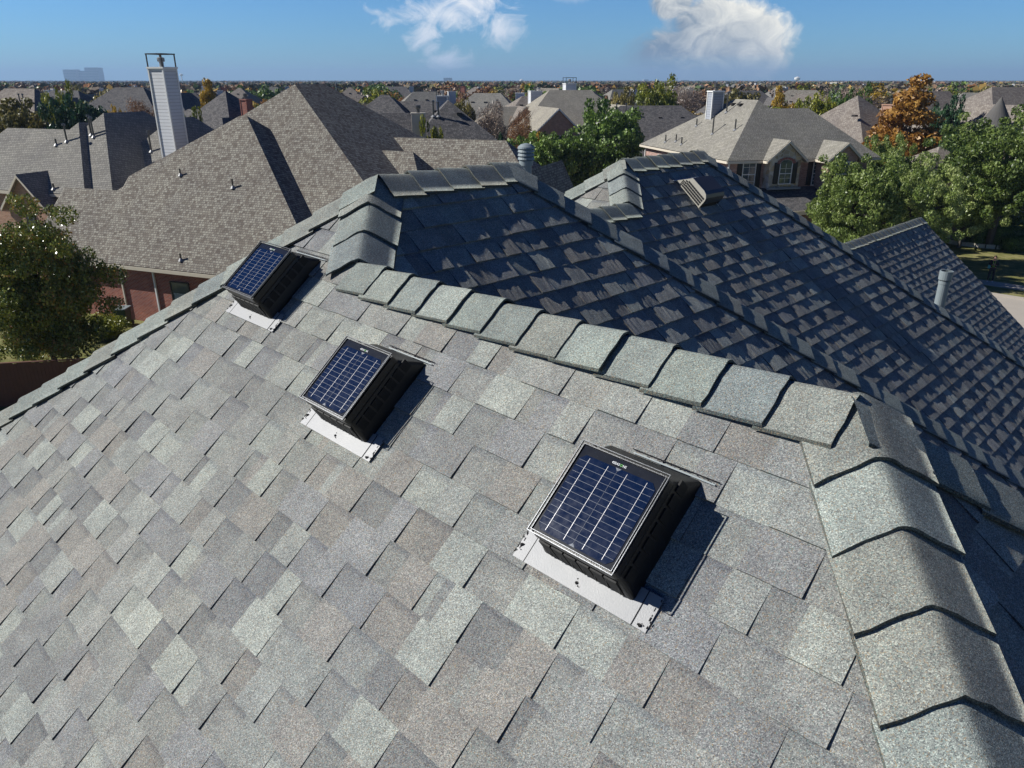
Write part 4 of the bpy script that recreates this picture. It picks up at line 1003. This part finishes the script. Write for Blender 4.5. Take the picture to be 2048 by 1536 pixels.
#        seed n shape rad hgt z0 leaf ncl
tp('near_pear',1,85000,'round',3.2,7.6,.6,.12,260,clr=.60,asp=.7,nl=18)
tp('near_oak',2,52000,'round',4.4,7.6,1.6,.20,210,clr=.60,nl=26,r0=.24,asp=.5)
tp('near_oak2',3,52000,'round',4.4,7.6,1.4,.19,230,clr=.56,nl=26,r0=.24,asp=.5)
for k in range(3):
    tp('mid_round%d'%k,10+k,13000,'round',4.,7.6,1.5,.32,120,clr=.72)
    tp('far_round%d'%k,30+k,2600,'round',4.,7.6,1.4,.62,60,clr=.95,r0=.2,nl=5)
tp('mid_cone',20,13000,'cone',3.,9.,1.2,.30,120,clr=.8); tp('mid_layer',22,10500,'layer',3.6,9.6,1.3,.30,130,clr=.66,nl=24)
tp('mid_bare',24,15000,'round',4.,8.,1.2,.55,160,clr=1.0,asp=.10,nl=40,r0=.14)
tp('mid_column',25,9000,'round',.8,6.,.2,.22,90,clr=.35)
tp('bush',26,9000,'round',1.,1.6,.1,.10,70,clr=.33,nl=4,r0=.04)
def tree(mesh,kind,x,y,rad,hgt,label,cat='tree',group=None,rz=None,name='tree'):
    cm,tm,r_,h_=TP[mesh]; rt=bpy.data.objects.new(name,None); COL.objects.link(rt); rt.location=(x,y,0)
    rt.scale=(rad/r_,rad/r_,hgt/h_); rt.rotation_euler=(0,0,rz if rz is not None else rg.uniform(0,6.28)); tag(rt,label,cat,group)
    t=link('trunk',tm,rt); c=link('crown',cm,rt); c.material_slots[0].link='OBJECT'; c.material_slots[0].material=LF[kind]; return rt
def tpx(mesh,kind,u,v,y,wpx,label,**k):
    p=pt(u,v,y); d=y*math.cos(PIT)-(p[2]-HC)*math.sin(PIT); r_=wpx/2/FPX*d; occ.append((p[0],y,r_*.7))
    return tree(mesh,kind,p[0],y,r_,p[2],label,**k)
tpx('near_pear','pear',38,420,31.5,258,'tall glossy dark green tree with reddish leaves at the left edge, before the brick wall')
tpx('mid_round0','olive',18,212,78,170,'brown and green rounded tree at the far left edge beside the grey roof')
tpx('mid_round1','dark',150,184,76,125,'large dark green tree behind the grey roofs at left')
tpx('mid_round2','ygreen',118,176,84,66,'yellow-green tree top left of the large dark green tree')
tpx('mid_cone','gold',413,156,108,62,'pointed golden tree right of the tall white chimney')
tpx('mid_round0','ygreen',384,230,72,54,'small yellow tree tucked behind the brown roof beside the white chimney')
tpx('mid_round1','gold',222,208,88,46,'small golden tree behind the highest grey roof')
tpx('mid_bare','rust',276,204,96,80,'nearly bare rusty tree left of the tall white chimney')
tpx('mid_round2','ygreen',858,246,61,64,'small yellow-green tree in front of the cream chimney')
tpx('mid_round1','olive',925,194,115,60,'olive and gold tree right of the dark grey hip roof')
tpx('mid_cone','gold',985,182,140,56,'upright golden tree behind the round turret in the centre')
tpx('mid_bare','bare',985,208,92,80,'bare-branched brown tree in the centre, left of the brick gable')
tpx('mid_bare','rust',1045,225,80,66,'sparse pinkish tree in front of the brick gable house')
tpx('mid_round0','gold',1062,262,84,50,'low golden tree below the brick gable')
tpx('mid_column','dark',1001,252,61,20,'narrow dark cypress at the end of the brown lower roof')
tpx('mid_round1','green',1082,262,76,125,'leafy green tree right of the louvred flue pipe',)
tpx('mid_round2','green',1150,258,79,120,'leafy green tree, middle one of the row behind the fence')
tpx('mid_round0','green',1222,212,86,150,'big leafy green tree above the second ridge, right end of the row behind the fence')
tpx('mid_round2','ygreen',1322,160,118,90,'tall yellow-green tree standing above the long dark roof')
tpx('mid_round0','olive',1248,184,125,64,'dull green tree left of the tall yellow-green tree')
tpx('mid_round1','rust',1205,190,132,60,'red-brown tree behind the brick gable house')
tpx('mid_cone','gold',1560,170,160,38,'small pointed orange tree on the skyline right of the white chimney')
tpx('mid_round0','gold',1573,200,104,54,'bright yellow rounded tree behind the ridge of the dormered house')
tpx('mid_round1','ygreen',1642,182,100,86,'yellow-green tree left of the taupe roof with the brick chimney')
tpx('mid_round2','green',1712,175,112,84,'green tree behind the taupe roof with the brick chimney')
tpx('mid_layer','orange',1835,163,74,215,'tall rusty orange conifer-shaped tree at right')
tpx('mid_round0','dark',1900,205,80,74,'dark evergreen between the orange tree and the turret house')
tpx('mid_round1','dark',1925,252,68,96,'rounded dark green tree below the turret house')
tpx('mid_round2','ygreen',1905,178,150,60,'lime-yellow tree on the skyline behind the turret house')
tpx('near_oak','oak',1738,312,50,215,'broad pale green oak in front of the porch of the dormered house')
tpx('near_oak2','oak',1852,318,54,190,'pale green oak in the middle of the row at right')
tpx('near_oak','oak',1955,330,60,150,'pale green oak behind the clipped hedge, partly under the big oak',rz=2.)
tpx('near_oak2','oak',2040,226,60,290,'tallest pale green oak, at the right edge above the clipped hedge',rz=4.)
tpx('near_oak','oak',1780,272,64,110,'grey-green oak below the orange tree')
tpx('mid_round1','olive',2030,345,76,100,'dull green tree beyond the big oak at the right edge')
p=gpt(222,668); tree('bush','ygreen',p[0],p[1]-.6,1.1,1.2,'small yellow-green shrub beside the trash bin','shrub',name='shrub')
# filler trees
kinds=[('olive',.20,'dull olive'),('rust',.22,'rust-brown'),('green',.16,'green'),('gold',.13,'golden'),('orange',.04,'orange'),('bare',.17,'bare grey-brown'),('ygreen',.08,'yellow-green')]
nt_=0
for k in range(9000):
    if nt_>=248: break
    y=math.exp(rg.uniform(math.log(95),math.log(330))); x=rg.uniform(-.80,.80)*y
    if not free(x,y,2.0 if y<140 else -3): continue
    z_=rg.random(); kd=kinds[0]
    for q_ in kinds:
        if z_<q_[1]: kd=q_; break
        z_-=q_[1]
    hgt=rg.uniform(5.5,8.8) if y<150 else rg.uniform(8,11.3); rad=hgt*rg.uniform(.40,.58)
    if kd[0]=='bare' and y<200: ms='mid_bare'
    else: ms=('mid_round%d' if y<150 else 'far_round%d')%rg.randrange(3)
    side='left' if x<-y*.25 else ('right' if x>y*.25 else 'middle')
    tree(ms,kd[0],x,y,rad,hgt,'small %s tree among the distant rooftops, %s part of the view'%(kd[2],side),group='autumn trees among the distant rooftops'); occ.append((x,y,rad*.6)); nt_+=1
# far woodland: nobody could count it
r=np.random.default_rng(5)
def wood(n,y0,y1,rad,q,name,half=.95):
    yy=np.exp(r.uniform(np.log(y0),np.log(y1),n)); xx=r.uniform(-half,half,n)*yy
    ra=rad*r.uniform(.6,1.4,n)*(1 if y1<2500 else 1); hh=r.uniform(6.5,11.,n)
    nn=n*q; ci=np.repeat(np.arange(n),q)
    d=r.normal(size=(nn,3)); d/=np.linalg.norm(d,axis=1)[:,None]; d*=(r.uniform(.5,1,nn)**.5)[:,None]
    P=np.stack([xx[ci]+d[:,0]*ra[ci],yy[ci]+d[:,1]*ra[ci],hh[ci]*.55+d[:,2]*hh[ci]*.45],1)
    nv=d+r.normal(size=(nn,3))*.5; nv/=np.linalg.norm(nv,axis=1)[:,None]
    a=np.cross(nv,r.normal(size=(nn,3))); a/=np.linalg.norm(a,axis=1)[:,None]; b=np.cross(nv,a); L=(ra[ci]*.75*r.uniform(.5,1.3,nn))[:,None]
    L=np.minimum(L,3.2)
    V=np.stack([P-a*L*.5,P-b*L*.4,P+a*L*.5,P+b*L*.4],1).reshape(-1,3)
    V[:,2]=np.maximum(V[:,2],.0)
    pal=np.array([(.075,.07,.035),(.14,.085,.05),(.05,.07,.03),(.19,.125,.035),(.16,.075,.03),(.13,.105,.08),(.10,.085,.06),(.06,.055,.035)])
    pk=r.choice(len(pal),n,p=[.19,.17,.16,.06,.08,.14,.12,.08]); c=pal[pk]*r.uniform(1.3,2.1,(n,1)); c=c[ci]*r.uniform(.85,1.18,(nn,1))
    col=np.concatenate([c,np.ones((nn,1))],1)
    o=link(name,mkmesh(name,V,np.arange(4*nn).reshape(nn,4),M['attr'],None,col)); tag(o,kind='stuff')
    return o
M['attr']=m_attr('woodland_foliage')
tag(wood(8500,270,1500,5.6,52,'woodland'),'autumn woodland filling the middle distance between the far rooftops','woodland')
tag(wood(9000,1400,9000,9.,26,'distant_woodland'),'hazy blue-grey belt of woodland under the horizon','woodland')
# ================= skyline =================
def bld(parts,label,m,name='office_tower'):
    c=parts[0]; rt=thing(name,(c[0],c[1],0),label,'building')
    for (x,y,w_,d_,h_) in parts:
        mb=MB(); mb.box((x-w_/2,y,0),(w_,0,0),(0,d_,0),(0,0,h_)); bd=mb.build('tower_block',m,rt)
        mb=MB(); k=max(2,int(h_/9))
        for i in range(k): mb.box((x-w_/2-.4,y-.6,h_*(i+.35)/k),(w_+.8,0,0),(0,.5,0),(0,0,h_/k*.35))
        mb.build('window_band',M['glass'],bd)
    return rt
M['fac']=plain('pale_facade',(.30,.31,.33),.6,.05,.02)
def bx(u0,u1,v,y,d_):
    a=pt(u0,v,y);b_=pt(u1,v,y); return ((a[0]+b_[0])/2,y,b_[0]-a[0],d_,a[2])
bld([bx(125,150,139,5200,60),bx(149,171,141.5,5230,60),bx(168,194,135,5170,70)],'pair of joined hazy blue office blocks on the horizon at far left',M['fac'])
bld([bx(887,903,155.5,4800,60)],'lone hazy tower on the horizon in the centre',M['fac'])
bld([bx(1288,1297,159,5000,60),bx(1362,1378,160,5050,60)],'two small hazy blocks on the horizon right of the yellow-green tree',M['fac'])
def wtower(u,v,y,label):
    p=pt(u,v,y); z=p[2]; rt=thing('water_tower',(p[0],y,0),label,'water tower')
    mb=MB(); mb.tube([(p[0],y,0),(p[0],y,z-8)],[3.,2.2],12); mb.build('pedestal',M['white'],rt)
    mb=MB(); mb.tube([(p[0],y,z-11),(p[0],y,z-8),(p[0],y,z-3),(p[0],y,z)],[2.5,8,8,1.],16); mb.build('tank',M['white'],rt)
wtower(1595,153,2300,'pale water tower on the horizon right of the large cloud'); wtower(362,147,3600,'hazy water tower on the horizon beside the tall white chimney'); wtower(1043,158,3600,'tiny water tower on the horizon right of centre')
rg2=random.Random(3)
for k,(u0,u1,v,y) in enumerate(((1688,1702,166,900),(1700,1745,170.5,1300),(1750,1800,170,1250),(1790,1842,169,1400),(1715,1735,163.5,2200),(1765,1800,163.5,2300),(1810,1835,163.2,2400),(1180,1235,172,1300),(1060,1085,170,1500),(1870,1905,163.5,2100))):
    x_,y_,w_,d_,h_=bx(u0,u1,v,y,40); rt=thing('warehouse',(x_,y_,0),['narrow white building between tree tops right of the skyline','long white warehouse left of the orange tree','white warehouse behind the orange tree','white warehouse right of the orange tree','small far white building, leftmost of the row under the horizon at right','small far white building, second of the row under the horizon at right','small far white building, third of the row under the horizon at right','pale low building among trees left of the tall yellow-green tree','pale low building above the brick gable','small far white building, rightmost under the horizon'][k],'warehouse')
    h_=max(h_,5.); mb=MB(); mb.box((x_-w_/2,y_,0),(w_,0,0),(0,d_,0),(0,0,h_)); wl_=mb.build('wall',M['white'],rt)
    mb=MB(); mb.box((x_-w_/2-.3,y_-.3,h_+.01),(w_+.6,0,0),(0,d_+.6,0),(0,0,.8)); mb.build('roof',M['concrete'],rt)
    mb=MB()
    mb.box((x_-w_*.2,y_-.2,0),(w_*.12,0,0),(0,.25,0),(0,0,h_*.55)); mb.build('loading_door',M['dark'],wl_)
p=pt(671,161,92); rt=thing('mast',(p[0],p[1],0),'thin grey mast rising beside the brown roof peak','mast'); mb=MB(); mb.tube([(p[0],p[1],0),(p[0],p[1],p[2])],[.09,.04],6); mb.build('pole',M['pvc'],rt); mb=MB(); mb.tube([(p[0]-.5,p[1],p[2]-.3),(p[0]+.5,p[1],p[2]-.3)],.02,5); mb.build('crossbar',M['pvc'],rt)
# ================= fences =================
def fence(P,Q,label,h_=1.85,lab2=None):
    P=np.array([P[0],P[1],0.]);Q=np.array([Q[0],Q[1],0.]); d=Q-P; L_=np.linalg.norm(d); d/=L_; n=np.array([-d[1],d[0],0]); rt=thing('fence',tuple(P),label,'fence'); rq=random.Random(int(L_*10))
    mb=MB(); k=int(L_/.145)
    for i in range(k):
        hh=h_+rq.uniform(-.015,.015); mb.box(P+d*(i*.145)+n*rq.uniform(-.004,.004),d*.138,n*.02,(0,0,hh))
    mb.box(P+n*.022+np.array([0,0,.35]),d*L_,n*.04,(0,0,.09)); mb.box(P+n*.022+np.array([0,0,h_-.35]),d*L_,n*.04,(0,0,.09)); mb.box(P-n*.03+np.array([0,0,h_+.02]),d*L_,n*.12,(0,0,.035))
    mb.build('board_panel',M['wood'],rt)
    for i in range(int(L_/2.4)+1): mb=MB(); mb.box(P+d*(i*2.4)+n*.065,d*.09,n*.09,(0,0,h_)); mb.build('post',M['wood'],rt)
a,b_=gpt(0,729,1.85),gpt(130,722,1.85); dd=(b_-a); fence(a-dd*2.2,b_+dd*2.,'brown stained wooden fence in shadow below the glossy tree, lower left')
a,b_=gpt(1085,352,1.9),gpt(1235,338,1.9); dd=b_-a; fence(a-dd*.6,b_+dd*1.,'shaded wooden fence behind the leafy green trees, right of the flue pipe')
a,b_=gpt(1085,376,1.9),gpt(1150,377,1.9); dd=b_-a; fence(a-dd*1.0,b_+dd*1.5,'nearer red-brown fence with a lit top edge, below the leafy green trees')
a,b_=gpt(0,432,1.9),gpt(98,441,1.9); dd=b_-a; fence(a-dd*.8,b_+dd*.1,'red-brown fence below the small brick gable at the left edge')
# ================= garden pieces by the street =================
def hedge(u,v,y,w_,d_,h_,label,seed):
    c=pt(u,v,y); r=np.random.default_rng(seed); n=14000
    q=r.uniform(-1,1,(n,3)); ax=r.integers(0,3,n); 
    for k in range(3): m_=ax==k; q[m_,k]=np.sign(q[m_,k])*r.uniform(.86,1.04,m_.sum())
    q/= (np.sum(np.abs(q)**6,axis=1)**(1/6.))[:,None]; q*=r.uniform(.80,1.05,(n,1))
    P=np.stack([q[:,0]*w_/2,q[:,1]*d_/2,h_/2+q[:,2]*h_/2],1)
    nv=q+r.normal(size=(n,3))*.6; nv/=np.linalg.norm(nv,axis=1)[:,None]; a=np.cross(nv,r.normal(size=(n,3))); a/=np.linalg.norm(a,axis=1)[:,None]; b=np.cross(nv,a); L=.08*r.uniform(.7,1.3,(n,1))
    V=np.stack([P-a*L*.5,P-b*L*.35,P+a*L*.5,P+b*L*.35],1).reshape(-1,3); V[:,2]=np.maximum(V[:,2],0.01)
    t=np.clip(r.normal(.5,.2,n),0,1); rt=thing('hedge',(c[0],c[1],0),label,'hedge')
    link('foliage',mkmesh('foliage',V,np.arange(4*n).reshape(n,4),LF['green'],None,np.stack([t,t,t,t*0+1],1)),rt)
    mb=MB()
    for k in range(6): x_=(k-2.5)*w_/7; mb.tube([(c[0]+x_,c[1],0),(c[0]+x_*1.1,c[1],h_*.8)],[.03,.012],5)
    mb.build('stem',M['bark'],rt)
hedge(1963,480,61,2.1,1.8,1.75,'clipped square shrub, left one in the stone-edged bed',1)
hedge(2008,480,60.4,2.3,2.,1.7,'clipped square shrub, right one in the stone-edged bed',2)
hedge(2040,484,59.,2.6,1.6,1.1,'low dark hedge at the right edge in the stone-edged bed',3)
c=gpt(2030,488); rt=thing('bed_edging',tuple(c),'curved pale stone edging around the hedge bed','edging'); mb=MB(); rq=random.Random(2)
for k in range(42):
    a=math.pi*2*k/42; rr=4.6; p=c+np.array([math.cos(a)*rr*1.15,math.sin(a)*rr*.75+1.2,0]); e=np.array([-math.sin(a)*1.15,math.cos(a)*.75,0]); e/=np.linalg.norm(e); n_=np.array([e[1],-e[0],0])
    mb.box(p,e*.62,n_*.25,(0,0,.30+rq.uniform(-.03,.03)))
mb.build('stone',M['cream'],rt)
p=gpt(250,651); rt=thing('trash_bin',(p[0],p[1],0),'dark green wheeled trash bin by the brick wall','trash bin')
M['bin']=plain('green_bin_plastic',(.02,.05,.035),.5,.1)
mb=MB(); x_,y_=p[0],p[1]
for (z0,z1,a,b2) in ((.08,.98,.27,.33),): 
    q0=[(x_-a,y_-a,z0),(x_+a,y_-a,z0),(x_+a,y_+a,z0),(x_-a,y_+a,z0)];q1=[(x_-b2,y_-b2,z1),(x_+b2,y_-b2,z1),(x_+b2,y_+b2,z1),(x_-b2,y_+b2,z1)]
    for k in range(4): mb.poly([q0[k],q0[(k+1)%4],q1[(k+1)%4],q1[k]])
    mb.poly(q0[::-1])
mb.build('bin_body',M['bin'],rt)
mb=MB(); mb.box((x_-.36,y_-.38,.98),(.72,0,0),(0,.76,0),(0,0,.06)); mb.box((x_-.30,y_-.44,.99),(.6,0,0),(0,.06,0),(0,0,.04)); mb.build('lid',M['pvc'],rt)
for s_ in (-1,1): mb=MB(); mb.tube([(x_+s_*.30,y_+.28,.12),(x_+s_*.36,y_+.28,.12)],.12,14); mb.build('wheel',M['rubber'],rt)
# ================= person =================
def skin(name,pts,edges,rad,m,parent,sub=2,root=0):
    me=bpy.data.meshes.new(name); L=XF[rootof(parent).name][0]; me.from_pydata([tuple(Vector(p_)) for p_ in pts],edges,[]); o=link(name,me,parent)
    md=o.modifiers.new('s','SKIN'); 
    for i,r_ in enumerate(rad):
        v=me.skin_vertices[0].data[i]; rr=r_ if hasattr(r_,'__len__') else (r_,r_); v.radius=rr; v.use_root=(i==root)
    o.modifiers.new('u','SUBSURF').levels=sub; o.modifiers['u'].render_levels=sub
    bpy.context.view_layer.update(); dg=bpy.context.evaluated_depsgraph_get(); nm=bpy.data.meshes.new_from_object(o.evaluated_get(dg)); o.modifiers.clear(); o.data=nm
    nm.materials.clear(); nm.materials.append(m); return o
M['skin']=plain('skin',(.42,.24,.17),.5,.08,30); M['cloth']=plain('black_cloth',(.012,.012,.014),.85,.2,20,bs=.4); M['jeans']=plain('black_trousers',(.016,.016,.02),.85,.2,20,bs=.4)
M['shoe']=plain('white_shoes',(.75,.75,.75),.5,.05); M['hair']=plain('dark_hair',(.03,.012,.008),.6,.3,40); M['teal']=plain('teal_plastic',(.02,.25,.28),.5,.1); M['neon']=plain('neon_strap',(.25,.55,.03),.6,.1)
pp=gpt(1979,564); pr=thing('person',(pp[0],pp[1],0),'person in black clothes and white shoes standing on the lawn with a controller','person',rz=R(152-180))
pts=[];ed=[];rd=[]
def jn(p_,r_,par=None):
    pts.append(p_); rd.append(r_); 
    if par is not None: ed.append((par,len(pts)-1))
    return len(pts)-1
# front of the figure is local -Y
pel=jn((0,0,.95),(.155,.11)); ch_=jn((0,-.01,1.16),(.15,.10),pel); c2=jn((0,0,1.36),(.175,.11),ch_); nk=jn((0,-.015,1.49),.058,c2); hd=jn((0,-.05,1.58),(.072,.088),nk); h2=jn((0,-.055,1.66),(.078,.092),hd); h3=jn((0,-.045,1.72),(.055,.065),h2)
ns=jn((0,-.145,1.60),.016,hd)
hands=[]
for s in (-1,1):
    hp=jn((s*.10,0,.90),.088,pel); kn=jn((s*.12,-.02,.49),.058,hp); an=jn((s*.14,.02,.09),.038,kn); jn((s*.15,-.13,.035),.036,an)
    sh=jn((s*.19,0,1.41),.062,c2); el_=jn((s*.27,-.03,1.13),.045,sh); wr=jn((s*.10,-.25,1.20),.028,el_); pm=jn((s*.065,-.30,1.215),(.026,.036),wr)
    for f in range(4):
        k=jn((s*(.055+.0*f),-.345-.003*f,1.195+.017*f),.009,pm); jn((s*.028,-.365,1.19+.017*f),.008,k)
    t=jn((s*.06,-.30,1.255),.010,pm); jn((s*.035,-.325,1.275),.009,t)
skin('body',pts,ed,rd,M['skin'],pr)
# face details and clothing
def sub(sel,grow): pass
jp=[(0,0,.90),(0,-.01,1.14),(0,0,1.34),(0,-.005,1.44)];je=[(0,1),(1,2),(2,3)];jr=[(.178,.135),(.175,.128),(.195,.13),(.10,.085)]
for s in (-1,1):
    i=len(jp); jp+=[(s*.195,0,1.40),(s*.275,-.03,1.13),(s*.125,-.225,1.195)]; jr+=[.078,.060,.043]; je+=[(2,i),(i,i+1),(i+1,i+2)]
skin('jacket',jp,je,jr,M['cloth'],pr)
tp_=[(0,0,.95)];te=[];tr_=[(.168,.125)]
for s in (-1,1):
    i=len(tp_); tp_+=[(s*.10,0,.88),(s*.12,-.02,.49),(s*.14,.02,.11)]; tr_+=[.104,.073,.056]; te+=[(0,i),(i,i+1),(i+1,i+2)]
skin('trousers',tp_,te,tr_,M['jeans'],pr)
for s in (-1,1): skin('shoe',[(s*.14,.05,.05),(s*.145,-.05,.05),(s*.155,-.17,.04)],[(0,1),(1,2)],[(.05,.045),(.052,.045),(.045,.034)],M['shoe'],pr,1)
skin('hair',[(0,.03,1.60),(0,.0,1.70),(0,-.05,1.755),(0,-.115,1.725)],[(0,1),(1,2),(2,3)],[(.08,.07),(.105,.098),(.095,.07),(.075,.04)],M['hair'],pr)
for s in (-1,1): 
    o=skin('eye',[(s*.03,-.138,1.635),(s*.03,-.142,1.635)],[(0,1)],[.009,.008],M['dark'],pr,1); o=skin('ear',[(s*.083,-.045,1.60),(s*.09,-.04,1.645)],[(0,1)],[.014,.016],M['skin'],pr,1)
skin('mouth',[(-.02,-.135,1.565),(.02,-.135,1.565)],[(0,1)],[.007,.007],M['brick_r'],pr,1)
for s in (-1,1): skin('strap',[(s*.07,-.09,1.44),(s*.05,-.155,1.25),(s*.03,-.17,1.02)],[(0,1),(1,2)],[.014,.014,.016],M['neon'],pr,1)
XF[pr.name]=(np.array([pp[0],pp[1],0.]),R(152-180))
def plc(l): 
    c,s=math.cos(R(152-180)),math.sin(R(152-180)); return np.array([pp[0]+l[0]*c-l[1]*s,pp[1]+l[0]*s+l[1]*c,l[2]])
ux,uy=plc((1,0,0))-plc((0,0,0)),plc((0,1,0))-plc((0,0,0))
rc=thing('controller',tuple(plc((0,-.36,1.22))),'small black remote controller held by the person on the lawn','controller')
mb=MB(); mb.box(plc((-.085,-.40,1.205)),ux*.17,uy*.075,(0,0,.045)); mb.build('case',M['black'],rc)
mb=MB(); mb.box(plc((-.055,-.365,1.25)),ux*.11,uy*.012,(0,.0,.075)); mb.build('screen',M['glass'],rc)
for s in (-1,1): mb=MB(); mb.tube([plc((s*.05,-.385,1.25)),plc((s*.05,-.385,1.27))],.008,8); mb.build('stick',M['rubber'],rc)
bg_=thing('shoulder_bag',tuple(plc((-.19,-.10,.98))),'teal box-shaped bag at the hip of the person on the lawn','bag')
mb=MB(); mb.box(plc((-.31,-.17,.93)),ux*.15,uy*.19,(0,0,.22)); mb.build('case',M['teal'],bg_); mb=MB(); mb.tube([plc((-.235,-.08,1.14)),plc((-.2,-.08,1.22)),plc((-.16,-.1,1.14))],.008,6); mb.build('handle',M['rubber'],bg_)
# ================= haze =================
m,g=mat('haze_air'); v=g.n('ShaderNodeVolumePrincipled',{'Color':(.45,.68,1.,1),'Density':HZ,'Anisotropy':0.1}); g.n('ShaderNodeOutputMaterial',{1:v.outputs[0]})
mb=MB(); mb.box((-13000,-4000,-1),(26000,0,0),(0,16500,0),(0,0,150)); o=mb.build('haze',m); tag(o,kind='stuff')
